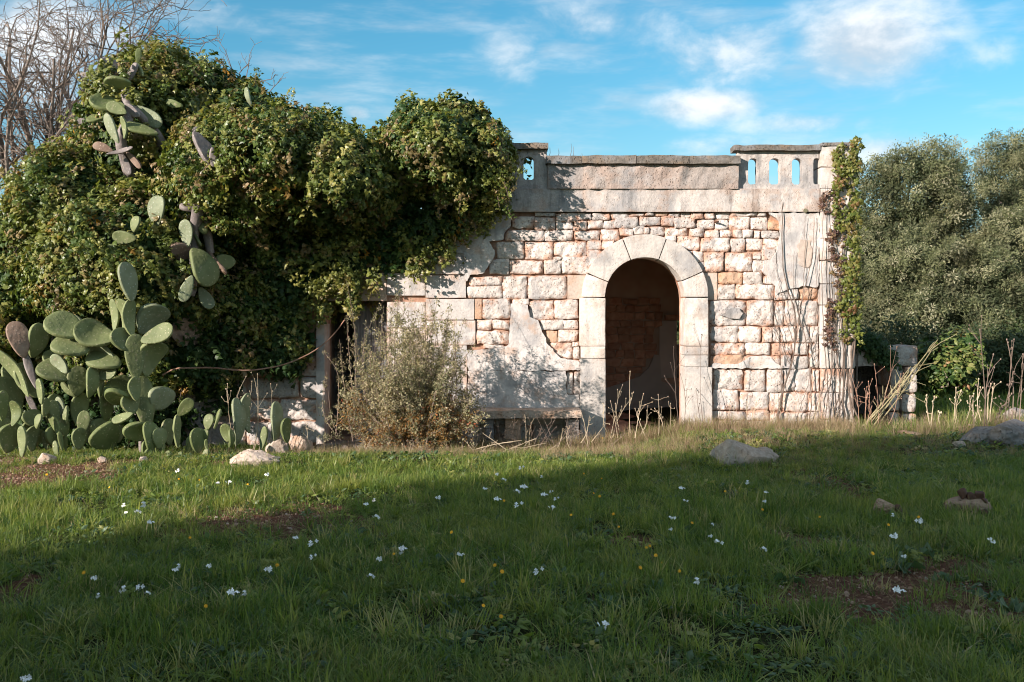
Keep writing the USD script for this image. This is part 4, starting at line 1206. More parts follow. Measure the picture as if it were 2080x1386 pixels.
def tree(name, label, blobs, base, protos, dens, seed, group=None, trunk_r=.2, inner=True, lump=.35, lf=1.1, smin=.8, smax=1.3, front=True, jitter=.16, gap=0.0, hollow=-9.0, dark=None):
    t = thing(name, label, 'tree', group=group)
    rr = np.random.default_rng(seed)
    top = np.mean([b[0] for b in blobs], 0)
    lo = np.array(base, float)
    fork = lo + (top - lo) * .45
    obj('trunk', tube(smooth_line([lo - [0, 0, .2], lo + [0.06, 0, .5], (lo + fork) / 2 + rr.normal(size=3) * .1, fork], 8), np.linspace(trunk_r * 1.3, trunk_r * .7, 8), 10), M['bark'], t)
    for c, q in blobs:
        mid = (fork + c) / 2 + rr.normal(size=3) * .2
        obj('limb', tube(smooth_line([fork, mid, c + [0, 0, q[2] * .3]], 7), np.linspace(trunk_r * .45, .03, 7), 6), M['bark'], t)
    p, n = blob_points(blobs, dens, seed + 1, jitter, lump, ((1.0, 1.0), (.8, .45), (.55, .25)) if inner else ((1.0, 1.0),), front, lf, gap, hollow)
    cen = np.mean([b[0] for b in blobs], 0)
    foliage(t, 'crown', protos, p, n, seed + 2, smin, smax, .5, .6)
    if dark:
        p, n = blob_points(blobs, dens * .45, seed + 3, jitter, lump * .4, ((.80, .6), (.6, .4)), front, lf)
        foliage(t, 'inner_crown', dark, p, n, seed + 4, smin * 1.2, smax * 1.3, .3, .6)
    return t


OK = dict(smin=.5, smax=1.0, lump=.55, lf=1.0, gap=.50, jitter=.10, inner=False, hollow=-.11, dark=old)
tree('olive_tree', 'dense grey green olive tree beside the ivied corner of the house', [px_blob(*b) for b in [
    (1850, 390, 27, 75, 85, 1.5), (1790, 420, 27.2, 50, 90, 1.2), (1905, 415, 27.2, 50, 80, 1.3), (1830, 540, 26.6, 95, 95, 1.6), (1765, 560, 26.4, 40, 105, 1.1), (1850, 630, 26.0, 90, 62, 1.4), (1790, 650, 26, 60, 42, 1.0), (1920, 520, 27, 45, 55, 1.0)]],
     gpos(1850, 768), olp, 90, 401, **OK)
tree('olive_tree', 'tall olive tree at the right edge of the photo', [px_blob(*b) for b in [
    (2060, 375, 30, 75, 85, 1.6), (2022, 400, 30, 34, 50, 1.2), (2050, 540, 26.5, 90, 95, 1.6), (2000, 570, 26, 55, 85, 1.3), (2090, 610, 25.6, 80, 90, 1.3), (1990, 640, 25.4, 60, 50, 1.0), (2130, 450, 28, 100, 150, 1.6)]],
     gpos(2060, 770), olp, 90, 411, **OK)
tree('olive_tree', 'smaller olive crown filling the gap behind the two nearer olive trees', [px_blob(*b) for b in [
    (1950, 600, 32, 65, 60, 1.4), (1740, 560, 33, 60, 110, 1.4)]], gpos(1950, 745), olp, 60, 421, **OK)
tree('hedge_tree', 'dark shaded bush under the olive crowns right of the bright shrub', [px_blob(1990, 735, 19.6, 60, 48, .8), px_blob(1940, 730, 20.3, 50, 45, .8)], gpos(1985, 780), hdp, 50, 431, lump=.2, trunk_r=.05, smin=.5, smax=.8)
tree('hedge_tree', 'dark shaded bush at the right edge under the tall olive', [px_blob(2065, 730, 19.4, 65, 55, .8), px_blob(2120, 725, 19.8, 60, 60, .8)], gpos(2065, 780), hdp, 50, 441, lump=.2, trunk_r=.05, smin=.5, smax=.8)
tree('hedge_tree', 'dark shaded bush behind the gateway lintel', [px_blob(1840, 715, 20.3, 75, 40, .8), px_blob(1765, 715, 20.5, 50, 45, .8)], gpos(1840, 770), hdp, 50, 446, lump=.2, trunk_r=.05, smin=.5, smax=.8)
# far line of woodland closing the horizon
far = [(np.array([x, 62 + 6 * math.sin(x), 1.6 + .8 * math.sin(x * 1.7)]), np.array([4.2, 3.5, 3.0 + math.sin(x * 2.3)])) for x in np.arange(-60, 64, 5.5)]
p, n = blob_points(far, 2.6, 441, .3, .6, ((1.0, 1.0), (.8, .6)), True, .5)
tag(foliage(None, 'distant_woodland', hdp, p, n, 442, 3.0, 5.0, .4, .6), 'dark band of far woodland closing the horizon behind the trees', 'woodland', kind='stuff')
# bright leafy shrub behind the gateway
shp = [('shrub_sprig', sprig('oval', 14, 0.075, 0.11, 370 + i, .5, .2), M['shrub']) for i in range(3)]
shrub = thing('shrub', 'low bright green shrub with some orange leaves behind the gateway pillar', 'shrub')
SB = [px_blob(1925, 748, 15.2, 52, 40, .45), px_blob(1892, 757, 15.2, 30, 35, .4), px_blob(1950, 718, 15.3, 30, 26, .4)]
p, n = blob_points(SB, 60, 451, .07, .12)
foliage(shrub, 'foliage', shp, p, n, 452)
p, n = blob_points(SB, 50, 453, .05, .1, ((.75, 1.0),))
foliage(shrub, 'inner_foliage', ivyd, p, n, 454, 1.0, 1.4)
stems(shrub, SB, 4, 455, 'bark', .02)
# ivy on the gateway lintel
gi = thing('ivy', 'dark ivy trailing over the lintel of the low stone doorway', 'ivy')
r = np.random.default_rng(46)
p = np.array([P(1735 + 80 * t ** .8 + r.normal() * 4, 690 + 50 * t ** 1.6 + r.normal() * 7, 14.6 + r.normal() * .03) for t in r.uniform(0, 1, 90)])
foliage(gi, 'foliage', ivyd, p, np.tile([0, -1.0, 0], (len(p), 1)), 47, .6, .9)
obj('stem', tube(smooth_line([P(1736, 880, 14.55), P(1740, 780, 14.58), P(1745, 700, 14.6), P(1800, 705, 14.58), P(1815, 742, 14.56)], 16), np.linspace(.02, .008, 16), 5), M['bark'], gi)

# trees that shade the meadow: they stand to the left of and behind the photographer
def shade_tree(label, x, y, h, hw, seed, zlo=0.3):
    zc = (h + zlo) / 2
    hz = (h - zlo) / 2
    B = [((x, y, zc), (hw, hw, hz))]
    t = thing('shade_tree', label, 'tree', group=None)
    obj('trunk', tube(smooth_line([(x, y, -.2), (x + .1, y, h * .3), (x, y + .1, h * .6)], 6), np.linspace(.28, .12, 6), 10), M['bark'], t)
    p, n = blob_points(B, 20, seed, .2, .35, ((1.0, 1.0), (.75, .7)), False, .9)
    foliage(t, 'crown', olp, p, n, seed + 1, 1.3, 2.0)
    return t


def st_xy(s, t):
    return 0.643 * s + 0.766 * t, -0.766 * s + 0.643 * t


for k, (s, t, h, hw) in enumerate([(-5.0, -3.9, 5.1, 1.9), (-2.2, -4.4, 5.6, 2.4)]):
    x, y = st_xy(s, t)
    shade_tree(['olive tree left of the photographer whose shade crosses the meadow', 'olive tree behind the photographer on the left', 'olive tree behind the photographer on the right'][k], x, y, h, hw, 461 + 5 * k)

# ------------------------------------------------------------------ creeper on the right corner, dry vines on the wall
crp = [('creeper_sprig', sprig('ivy', 9, 0.052, 0.06, 380 + i, .4, .5), M['creeper']) for i in range(3)]
drp = [('creeper_sprig', sprig('ivy', 6, 0.045, 0.05, 390 + i, .4, .5), M['dry_leaf']) for i in range(2)]
cre = thing('creeper', 'yellow green creeper climbing the right corner of the house', 'creeper')
r = np.random.default_rng(91)
pp, dd = [], []
for cx, y0, y1, w, n_ in [(1730, 286, 500, 7, 85), (1738, 290, 400, 4, 14), (1706, 296, 400, 5, 42), (1702, 320, 470, 5, 22), (1712, 400, 470, 8, 12), (1720, 520, 640, 13, 40), (1734, 480, 640, 7, 60), (1718, 600, 700, 12, 22), (1735, 640, 700, 10, 16)]:
    for k in range(n_):
        t = r.uniform()
        px = cx + 5 * math.sin(t * 9 + cx) + r.normal() * w * .6
        if 470 < y0 + t * (y1 - y0) < 515 and px < 1722:
            continue
        pp.append(P(px, y0 + t * (y1 - y0), YW - .15 + r.normal() * .03))
for k in range(26):
    pp.append(np.array([4.76 + abs(r.normal()) * .05, YW + r.uniform(-.05, .5), r.uniform(1.6, 4.0)]))
foliage(cre, 'foliage', crp, np.array(pp), np.tile([0.1, -1.0, -.2], (len(pp), 1)), 92, .7, 1.15, .1, .4)
for cx, y0, y1, n_ in [(1696, 430, 560, 34), (1706, 450, 620, 34), (1690, 470, 520, 14), (1676, 375, 440, 16), (1700, 360, 420, 24), (1685, 600, 720, 50)]:
    for k in range(n_):
        t = r.uniform()
        dd.append(P(cx + 4 * math.sin(t * 8) + r.normal() * 3, y0 + t * (y1 - y0), YW - .14 + r.normal() * .015))
foliage(cre, 'red_foliage', drp, np.array(dd), np.tile([0, -1.0, -.2], (len(dd), 1)), 93, .6, 1.0, .1, .4)
for cx, y0, y1, rd in [(1728, 288, 885, .016), (1735, 300, 880, .012), (1708, 300, 880, .010), (1700, 330, 880, .008), (1715, 420, 885, .012), (1690, 440, 882, .006)]:
    pts = [P(cx + 4 * math.sin(y * .03 + cx) + r.normal() * 1.5 + (y > 640) * (y - 640) * .02 * r.uniform(-1, 1), y, YW - .125) for y in np.linspace(y1, y0, 22)]
    obj('stem', tube(pts, np.linspace(rd, rd * .4, 22), 5), M['vine'], cre)

vine = thing('dry_vine', 'leafless dark vine stems spreading up the wall right of the arch', 'vine')


def wall_line(pts, rd, parent, mat='vine', D=YW - .085, wob=1.6, name='stem'):
    q = smooth_line([P(x, y, D) for x, y in pts], 26)
    q[1:-1, 0] += r.normal(size=24) * wob * .0034
    q[:, 1] += np.cumsum(r.normal(size=26)) * .003
    obj(name, tube(q, np.linspace(rd, rd * .35, 26), 5), M[mat], parent)


for L, rd in [([(1580, 880), (1582, 835), (1592, 790), (1606, 745), (1614, 700), (1617, 660), (1612, 620), (1600, 590), (1592, 540), (1589, 480), (1591, 410)], .015),
              ([(1584, 860), (1588, 800), (1587, 750), (1585, 700), (1570, 650), (1560, 600), (1552, 560)], .007),
              ([(1640, 880), (1648, 800), (1640, 720), (1630, 670), (1620, 640), (1632, 600), (1640, 560), (1650, 520), (1653, 440)], .010),
              ([(1617, 690), (1625, 640), (1632, 585), (1634, 520), (1635, 440)], .007), ([(1614, 700), (1600, 660), (1590, 610), (1580, 560), (1577, 510)], .006),
              ([(1606, 745), (1586, 690), (1575, 640), (1566, 600)], .006), ([(1617, 660), (1613, 610), (1612, 560), (1613, 510)], .005), ([(1622, 640), (1606, 600), (1588, 595), (1578, 600)], .004),
              ([(1640, 720), (1655, 660), (1661, 600), (1658, 560), (1661, 500)], .006), ([(1690, 880), (1682, 800), (1676, 720), (1670, 650), (1668, 560), (1672, 470), (1670, 390)], .008),
              ([(1672, 880), (1680, 820), (1690, 740), (1684, 650), (1680, 600), (1682, 500), (1676, 375)], .007), ([(1650, 870), (1662, 810), (1676, 760), (1684, 700)], .008),
              ([(1660, 880), (1668, 800), (1690, 760), (1696, 690), (1694, 600), (1690, 540)], .006), ([(1700, 880), (1697, 800), (1702, 720), (1699, 640), (1703, 560)], .007),
              ([(1610, 880), (1628, 820), (1644, 770), (1640, 720)], .006), ([(1560, 660), (1575, 680), (1590, 720), (1587, 760)], .004), ([(1565, 600), (1572, 640), (1585, 660), (1600, 640)], .004),
              ([(1630, 700), (1642, 690), (1652, 720), (1664, 750)], .005), ([(1576, 870), (1573, 800), (1580, 760)], .004), ([(1640, 745), (1650, 720), (1680, 700), (1690, 660)], .004),
              ([(1686, 880), (1705, 830), (1722, 760), (1716, 700)], .006), ([(1710, 880), (1690, 830), (1676, 790)], .005)]:
    wall_line(L, rd, vine, D=YW - (.085 if L[0][0] < 1660 else .135))

# brown bramble runner under the ivy to the doorway
br = thing('bramble_runner', 'long bare brown runner sagging from the ivy to the left doorway', 'runner')
obj('stem', tube(smooth_line([P(330, 762, 12.7), P(365, 748, 12.7), P(420, 747, 12.8), P(500, 753, 13.0), P(560, 745, 13.2), P(610, 728, 13.35), P(650, 705, 13.5), P(700, 650, 13.6)], 24), np.linspace(.011, .008, 24), 6), M['pink_stem'], br)

# ------------------------------------------------------------------ dry stalks and weeds
def stalk_plant(name, label, cat, D, stalks, mat='straw', rad=.008, heads=True, group=None, seed=0, fork=True):
    t = thing(name, label, cat, group=group)
    rr = np.random.default_rng(700 + seed)
    for s in stalks:
        bx, by, tx, ty = s[:4]
        b, e = P(bx, by, D + rr.uniform(-.1, .1)), P(tx, ty, D + rr.uniform(-.15, .15))
        pts = smooth_line([b, (b + e) / 2 + rr.normal(size=3) * .03, e], 8)
        m = MB(); m.add(*tube(pts, np.linspace(rad, rad * .5, 8) * .75, 5))
        L = np.linalg.norm(e - b)
        if fork:
            for k in range(rr.integers(2, 6)):
                i = rr.integers(3, 7)
                d = (e - b) / L + rr.normal(size=3) * .5
                d /= np.linalg.norm(d)
                q = pts[i] + d * L * rr.uniform(.12, .3)
                m.add(*tube([pts[i], (pts[i] + q) / 2 + rr.normal(size=3) * .01, q], [rad * .4, rad * .35, rad * .25], 4))
                if heads:
                    sp = trimesh.creation.icosphere(1, rad * 1.0)
                    m.add(sp.vertices * [1, 1, 1.5] + q, sp.faces)
        if heads:
            sp = trimesh.creation.icosphere(1, rad * 1.1)
            m.add(sp.vertices * [1, 1, 1.5] + e, sp.faces)
        obj('stalk', m.get(), M[mat], t)
    return t


stalk_plant('fennel_stalks', 'bundle of long leaning pale stalks in front of the low stone doorway', 'dead stalks', 13.6,
            [(1745, 885, 1868, 735), (1752, 886, 1880, 720), (1740, 884, 1862, 740), (1760, 886, 1905, 690), (1748, 880, 1850, 745), (1735, 880, 1840, 770), (1765, 885, 1900, 700)], 'green_stalk', .013, False, seed=1)
stalk_plant('fennel_stalks', 'thin dry seed stalks with brown umbels before the dark low doorway', 'dead stalks', 13.5,
            [(1752, 885, 1764, 775), (1758, 885, 1772, 770), (1775, 885, 1822, 705), (1770, 880, 1756, 790), (1785, 885, 1776, 740), (1745, 880, 1728, 760), (1790, 886, 1830, 760)], 'pink_stem', .006, True, seed=2)
stalk_plant('dead_weed', 'pale forked dead weed stalks right of the gateway pillar', 'dead weed', 13.2,
            [(1891, 868, 1898, 806), (1909, 860, 1912, 838), (1890, 868, 1882, 804)], 'straw', .010, True, seed=3)
stalk_plant('dead_weed', 'row of pale branching dead stalks standing behind the dark rocks', 'dead weed', 13.4,
            [(1942, 865, 1942, 788), (1948, 865, 1952, 795), (1956, 865, 1970, 805), (1975, 865, 1990, 815), (1998, 870, 1988, 770), (2008, 870, 2013, 780), (1985, 862, 1978, 800), (2010, 866, 2020, 780)], 'straw', .009, True, seed=4)
stalk_plant('dead_weed', 'tall grey dead stalks rising among the dark rocks at the right edge', 'dead weed', 12.9,
            [(2005, 880, 1990, 670), (2000, 880, 2018, 720), (2050, 860, 2060, 690), (2055, 860, 2045, 690), (2060, 860, 2080, 740), (2020, 880, 2055, 800), (2035, 880, 2037, 825), (2070, 860, 2078, 720), (1976, 885, 1978, 835), (2040, 870, 2055, 780)], 'twig', .009, True, seed=5)
stalk_plant('dead_weed', 'clump of pale dry seed stalks in front of the arched doorway', 'dead weed', 12.7,
            [(1240, 890, 1258, 795), (1245, 890, 1283, 810), (1280, 880, 1280, 755), (1290, 890, 1307, 800), (1338, 885, 1337, 802), (1255, 890, 1240, 815), (1300, 885, 1316, 825), (1262, 890, 1250, 820), (1235, 880, 1225, 820), (1360, 880, 1362, 820), (1310, 885, 1290, 830), (1348, 885, 1330, 830)], 'straw', .006, True, seed=6)
stalk_plant('dead_weed', 'dark thin climbing stalk against the right jamb of the arch', 'dead weed', 13.2,
            [(1385, 880, 1382, 760), (1380, 870, 1368, 705), (1430, 875, 1425, 680), (1428, 872, 1415, 790)], 'vine', .006, True, seed=7)
stalk_plant('dead_weed', 'pale forked dead stalks in front of the bench', 'dead weed', 12.5,
            [(1068, 905, 1066, 842), (1075, 905, 1085, 850), (1165, 920, 1158, 865), (1180, 900, 1197, 845), (1195, 910, 1185, 850), (1130, 915, 1143, 870), (965, 905, 962, 868), (1200, 900, 1230, 862)], 'straw', .007, False, seed=8)
stalk_plant('dead_weed', 'tall pale dry stalks between the small cactus pads and the doorway rocks', 'dead weed', 12.3,
            [(512, 920, 517, 770), (516, 920, 523, 760), (490, 900, 500, 765), (545, 930, 550, 780), (494, 900, 512, 775), (480, 905, 462, 780), (525, 920, 545, 860), (618, 930, 618, 850), (622, 930, 624, 860), (460, 930, 466, 870), (478, 935, 480, 880), (430, 935, 428, 895)], 'straw', .006, True, seed=9)
stalk_plant('dead_branches', 'tangle of dry grey branches on the shaded mound below the pale rock', 'branches', 10.6,
            [(1440, 948, 1520, 985), (1440, 955, 1480, 950), (1600, 980, 1690, 968), (1622, 985, 1610, 930), (1640, 985, 1640, 945), (1560, 975, 1660, 962), (1660, 990, 1760, 975), (1480, 990, 1560, 1000), (1700, 960, 1620, 940), (1500, 968, 1450, 935), (1620, 1000, 1720, 1005)], 'twig', .008, False, seed=10)
stalk_plant('dead_branches', 'arched dry brushwood lying in the grass between bush and bench', 'branches', 12.1,
            [(960, 915, 1060, 895), (980, 935, 1090, 890), (900, 940, 1010, 915), (1000, 925, 1110, 900), (940, 945, 1060, 935), (1030, 915, 980, 880), (1080, 925, 1130, 905)], 'straw', .007, False, seed=11)

rw = np.random.default_rng(95)
stalk_plant('dead_weed', 'thin pale dry weed stems along the wall foot under the vines', 'dead weed', 13.35,
            [(x, 890, x + rw.normal() * 14, 890 - rw.uniform(35, 95)) for x in rw.uniform(1446, 1728, 34)], 'straw', .0045, True, seed=12)
stalk_plant('dead_weed', 'brownish dry weed tangle in front of the bench and the left arch jamb', 'dead weed', 12.6,
            [(x, 915, x + rw.normal() * 26, 915 - rw.uniform(25, 75)) for x in rw.uniform(980, 1235, 30)], 'twig', .0045, True, seed=13)
stalk_plant('dead_weed', 'low dry stems around the foot of the bush', 'dead weed', 12.0,
            [(x, 940, x + rw.normal() * 24, 940 - rw.uniform(15, 50)) for x in rw.uniform(660, 1000, 24)], 'straw', .004, True, seed=14)

# ------------------------------------------------------------------ rocks
def rock_mesh(size, seed, sub=4, amp=.35, freq=1.6, flat=0.8):
    m = trimesh.creation.icosphere(sub, 1.0)
    v = m.vertices
    d = meshkit.fbm(v * freq + seed * 7.7, 5, seed) - .5 + .45 * (meshkit.fbm(v * 5.0 + seed, 4, seed + 3) - .5)
    v = v * (1 + amp * 2 * d)[:, None]
    # chiselled planes
    rr = np.random.default_rng(seed)
    for k in range(10):
        n = rr.normal(size=3); n /= np.linalg.norm(n)
        h = v @ n
        lim = rr.uniform(.55, .85)
        v = v - np.outer(np.maximum(h - lim, 0) * .85, n)
    return v * size, m.faces


def rock(px, py, w_px, h_px, label, mat='rock', seed=0, dep=1.0, sink=.45, cat='rock', name='rock'):
    g = gpos(px, py)
    s = g[1] / F
    w, h = w_px * s / 2, h_px * s / 2
    t = thing(name, label, cat, g)
    v, f = rock_mesh(np.array([w * 1.12, w * dep, h * 1.35]), seed)
    v = v + [0, w * dep * .3, h * (1 - sink)]
    obj('body', (v, f), M[mat], t, smooth=50)
    return t


rock(1512, 948, 122, 58, 'pale pink rock on the mound catching the last sun', 'pale_rock', 501, .6)
rock(1468, 938, 44, 34, 'small pale rock against the left side of the pale pink rock', 'pale_rock', 502, .8)
rock(1548, 944, 62, 40, 'weathered grey rock leaning on the right side of the pale pink rock', 'rock', 511, .8)
t = rock(1966, 1054, 88, 50, 'brown hollowed rock lying in the shaded grass on the right', 'brown_rock', 503, .7, .3)
g0 = gpos(1966, 1050); s_ = g0[1] / F
for k, (dx, dz, w) in enumerate([(-8, 50, 11), (24, 46, 12), (8, 42, 12), (34, 34, 10)]):
    v, f = rock_mesh(np.array([w, w, w]) * s_, 520 + k, 2, .4)
    obj('dark_clod', (v + np.array([dx, 6, dz]) * s_, f), M['iron'], t, smooth=50)
for k, (dx, dz, w, h) in enumerate([(-18, 22, 11, 6), (22, 16, 12, 8), (0, 16, 8, 5)]):
    v, f = rock_mesh(np.array([w, 8, h]) * s_, 540 + k, 2, .3)
    obj('hollow', (v + np.array([dx, -25, dz]) * s_, f), M['iron'], t, smooth=50)  # solid dark lumps on the face stand for the dark inside of holes
t = rock(1800, 1052, 56, 40, 'half buried tan rock with a dark clod in the shaded grass', 'brown_rock', 504, .8, .35)
g0 = gpos(1800, 1048); s_ = g0[1] / F
v, f = rock_mesh(np.array([13, 12, 11]) * s_, 530, 3, .35)
obj('dark_clod', (v + np.array([20, -6, 18]) * s_, f), M['iron'], t, smooth=50)
rock(2002, 902, 84, 42, 'dark grey boulder at the left of the rock pile by the right edge', 'dark_rock', 505, .8)
rock(2060, 905, 110, 62, 'large dark boulder of the rock pile at the right edge', 'dark_rock', 506, .8)
rock(2072, 865, 60, 40, 'upper dark boulder of the rock pile at the right edge', 'dark_rock', 507, .9)
rock(1952, 908, 26, 14, 'small grey stone left of the dark rock pile', 'rock', 508)
rock(1848, 886, 64, 12, 'flat tan stone lying at the foot of the gateway pillar', 'orange_stone', 509, .7)
rock(515, 950, 84, 36, 'long pale rock in the sun at the edge of the grass', 'pale_rock', 510, .7)
rock(560, 928, 52, 40, 'rounded white rock behind the long pale rock', 'pale_rock', 512, .9)
rock(608, 924, 46, 44, 'grey rock in the shade beside the left doorway', 'rock', 513, .9)
rock(90, 942, 34, 22, 'pinkish stone beside the red soil under the left cactus clump', 'pale_rock', 514)
rock(206, 940, 18, 12, 'small pale stone below the tall cactus', 'pale_rock', 515)
rock(292, 940, 22, 13, 'flat pale stone beneath the middle cactus pads', 'pale_rock', 516)
for k, (px, py, w) in enumerate([(1652, 1143, 9), (1735, 1093, 10), (1757, 1100, 7), (1585, 1195, 18), (1770, 1095, 8), (1898, 1258, 14), (1990, 1190, 10), (1740, 1245, 8), (1640, 1105, 7), (1460, 1170, 9), (1690, 1125, 6), (700, 1092, 8), (590, 1075, 8), (440, 1052, 8)]):
    g = gpos(px, py)
    v, f = rock_mesh(np.array([w, w * .8, w * .5]) * g[1] / F * .6, 560 + k, 2)
    tt = thing('pebble', 'small pale pebble lying on a bare soil patch in the meadow', 'pebble', g + [0, 0, .005], 0, 'pebbles on the bare soil')
    obj('body', (v, f), M['rock'], tt, smooth=50)

# ------------------------------------------------------------------ grass
def blade_tuft(n, hmin, hmax, width, rad, seed, lean=.5, seg=3):
    r = np.random.default_rng(seed)
    out = MB()
    for i in range(n):
        h = r.uniform(hmin, hmax)
        a = r.uniform(0, 2 * np.pi); rr = rad * math.sqrt(r.uniform())
        b = np.array([math.cos(a) * rr, math.sin(a) * rr, -.01])
        la = a + r.normal() * 1.0
        ld = np.array([math.cos(la), math.sin(la), 0])
        le = lean * abs(r.normal()) * h
        sd = np.array([-math.sin(la), math.cos(la), 0]) * math.cos(.7) + ld * .5 * r.normal()
        sd /= np.linalg.norm(sd)
        t = np.linspace(0, 1, seg + 1)
        c = b + np.outer(t ** 1.8 * le, ld) + np.outer(t * h * (1 - .25 * t * min(1, le / h)), [0, 0, 1])
        w = width * r.uniform(.7, 1.3) * np.array([1.0, .9, .6, 0.05])[:seg + 1] / 2 if seg == 3 else width * np.linspace(1, .05, seg + 1) / 2
        v = np.empty((2 * (seg + 1), 3)); v[0::2] = c - w[:, None] * sd; v[1::2] = c + w[:, None] * sd
        f = [(2 * k, 2 * k + 1, 2 * k + 3, 2 * k + 2) for k in range(seg)]
        out.add(v, np.array(f))
    return out.get()


def sample_ground(n, seed, y0=3.6, y1=13.7, margin=.6, powr=1.0):
    r = np.random.default_rng(seed)
    out = []
    while sum(map(len, out)) < n:
        y = y0 + (y1 - y0) * r.uniform(size=n) ** powr
        x = r.uniform(-1, 1, n) * (.53 * y1 + margin)
        k = np.abs(x) < .53 * y + margin
        out.append(np.stack([x[k], y[k]], 1))
    return np.vstack(out)[:n]


def clear(x, y):
    k = ~((y > 13.55) & (x < 4.85))
    k &= ~((y > 12.9) & (x > -2.75) & (x < -1.6))
    return k


gr_p = [('tuft', blade_tuft(26, .045, .135, .0056, .075, 600 + i, .8), M['grass']) for i in range(6)]
r = np.random.default_rng(601)
q = sample_ground(30000, 602, powr=1.0)
so = soil_at(q[:, 0], q[:, 1])
den = meshkit.fbm(np.c_[q * 1.6, 0 * q[:, :1]], 3, 21)
keep = clear(q[:, 0], q[:, 1]) & (r.uniform(size=len(q)) > so * .93) & (r.uniform(size=len(q)) < .42 + 2.4 * (den - .40)) & (r.uniform(size=len(q)) > .62 * S(10.9, 11.9, q[:, 1]) * S(-3.2, -2.0, q[:, 0]))
q = q[keep]
z = height(q[:, 0], q[:, 1])
hs = (.30 + 1.35 * meshkit.fbm(np.c_[q * 1.1, 0 * q[:, :1] + 4], 3, 22)) * np.where(q[:, 1] > 11, .62, np.where(q[:, 1] > 8.5, .8, 1.0)) * (1 - .35 * soil_at(q[:, 0], q[:, 1]))
sc = np.stack([r.uniform(.8, 1.3, len(q)), r.uniform(.8, 1.3, len(q)), hs * r.uniform(.7, 1.35, len(q))], 1)
nn = np.c_[r.normal(size=(len(q), 2)) * .12, np.ones(len(q))]
tag(scatter('grass', gr_p, np.c_[q, z], quat_align(nn, r.uniform(0, 6.28, len(q))), sc, r.integers(0, 6, len(q))), 'short green meadow grass across the foreground', 'grass', kind='stuff')
# longer, broader clumps of grass near the photographer
lg_p = [('long_tuft', blade_tuft(16, .09, .21, .0075, .06, 670 + i, .9), M['grass']) for i in range(5)]
q = sample_ground(4200, 671, 3.6, 10.5)
q = q[(r.uniform(size=len(q)) > soil_at(q[:, 0], q[:, 1])) & (meshkit.fbm(np.c_[q * 1.3, 0 * q[:, :1] + 9], 3, 31) > .47)]
tag(scatter('long_grass', lg_p, np.c_[q, height(q[:, 0], q[:, 1])], quat_align(np.c_[r.normal(size=(len(q), 2)) * .22, np.ones(len(q))], r.uniform(0, 6.28, len(q))), r.uniform(.55, 1.05, len(q)), r.integers(0, 5, len(q))),
    'longer arching grass clumps in the shaded foreground', 'grass', kind='stuff')
# low undergrowth of tiny leaves and short blades that hides the soil
cl_p = [('clover', sprig('oval', 16, .022 if i < 2 else .05, .07, 620 + i, .5, .1, .35), M['grass'] if i != 2 else M['weed']) for i in range(4)]
q = sample_ground(9000, 622)
q = q[clear(q[:, 0], q[:, 1]) & (r.uniform(size=len(q)) > soil_at(q[:, 0], q[:, 1]) * .97)]
tag(scatter('ground_cover', cl_p, np.c_[q, height(q[:, 0], q[:, 1]) + .012], quat_align(np.c_[r.normal(size=(len(q), 2)) * .15, np.ones(len(q))], r.uniform(0, 6.28, len(q))), r.uniform(.6, 1.3, len(q)), r.integers(0, 4, len(q))),
    'tiny leafy ground cover between the grass blades', 'ground cover', kind='stuff')
# crumbs of soil, chips of stone and dead bits lying on the bare patches
cr_p = []
for k in range(3):
    mm = trimesh.creation.icosphere(1, .012)
    cr_p.append(('crumb', (mm.vertices * (1 + .7 * (meshkit.fbm(mm.vertices * 90 + k, 2, k) - .5))[:, None] * [1, 1, .7], mm.faces), M['mortar'] if k < 2 else M['rock']))
q = sample_ground(40000, 631, 4.5, 12.0)
q = q[soil_at(q[:, 0], q[:, 1]) > r.uniform(.25, 1.0, len(q))]
tag(scatter('soil_crumbs', cr_p, np.c_[q, height(q[:, 0], q[:, 1])], quat_align(r.normal(size=(len(q), 3)) + [0, 0, 1.5], r.uniform(0, 6.28, len(q))), np.minimum(.25 + r.exponential(.28, len(q)), 1.5), np.minimum(r.integers(0, 9, len(q)) // 4, 2)),
    'crumbs of red soil and small chips on the bare patches', 'soil', kind='stuff')
q = sample_ground(9000, 632, 4.5, 12.5)
q = q[soil_at(q[:, 0], q[:, 1]) > r.uniform(.3, 1.0, len(q))][:1500]
tag(scatter('dead_litter', [('dry_tuft', blade_tuft(4, .03, .09, .003, .05, 655 + i, 2.6), M['dry_grass']) for i in range(3)], np.c_[q, height(q[:, 0], q[:, 1]) + .005], quat_align(np.c_[r.normal(size=(len(q), 2)) * 1.2, np.ones(len(q))], r.uniform(0, 6.28, len(q))), r.uniform(.5, 1.1, len(q)), r.integers(0, 3, len(q))),
    'dead grass litter lying on the bare soil patches', 'litter', kind='stuff')
# grass behind and beside the house on the right
q = np.c_[r.uniform(4.5, 22, 9000), r.uniform(12.8, 36, 9000)]
q = q[(np.abs(q[:, 0]) < .56 * q[:, 1] + 1) & ~((q[:, 0] < 6.1) & (q[:, 1] > 14.3) & (q[:, 1] < 16.4))]
tag(scatter('far_grass', gr_p, np.c_[q, height(q[:, 0], q[:, 1])], quat_align(np.c_[r.normal(size=(len(q), 2)) * .1, np.ones(len(q))], r.uniform(0, 6.28, len(q))), r.uniform(1.4, 2.4, len(q)), r.integers(0, 6, len(q))),
    'grass under the olive trees beyond the house', 'grass', kind='stuff')
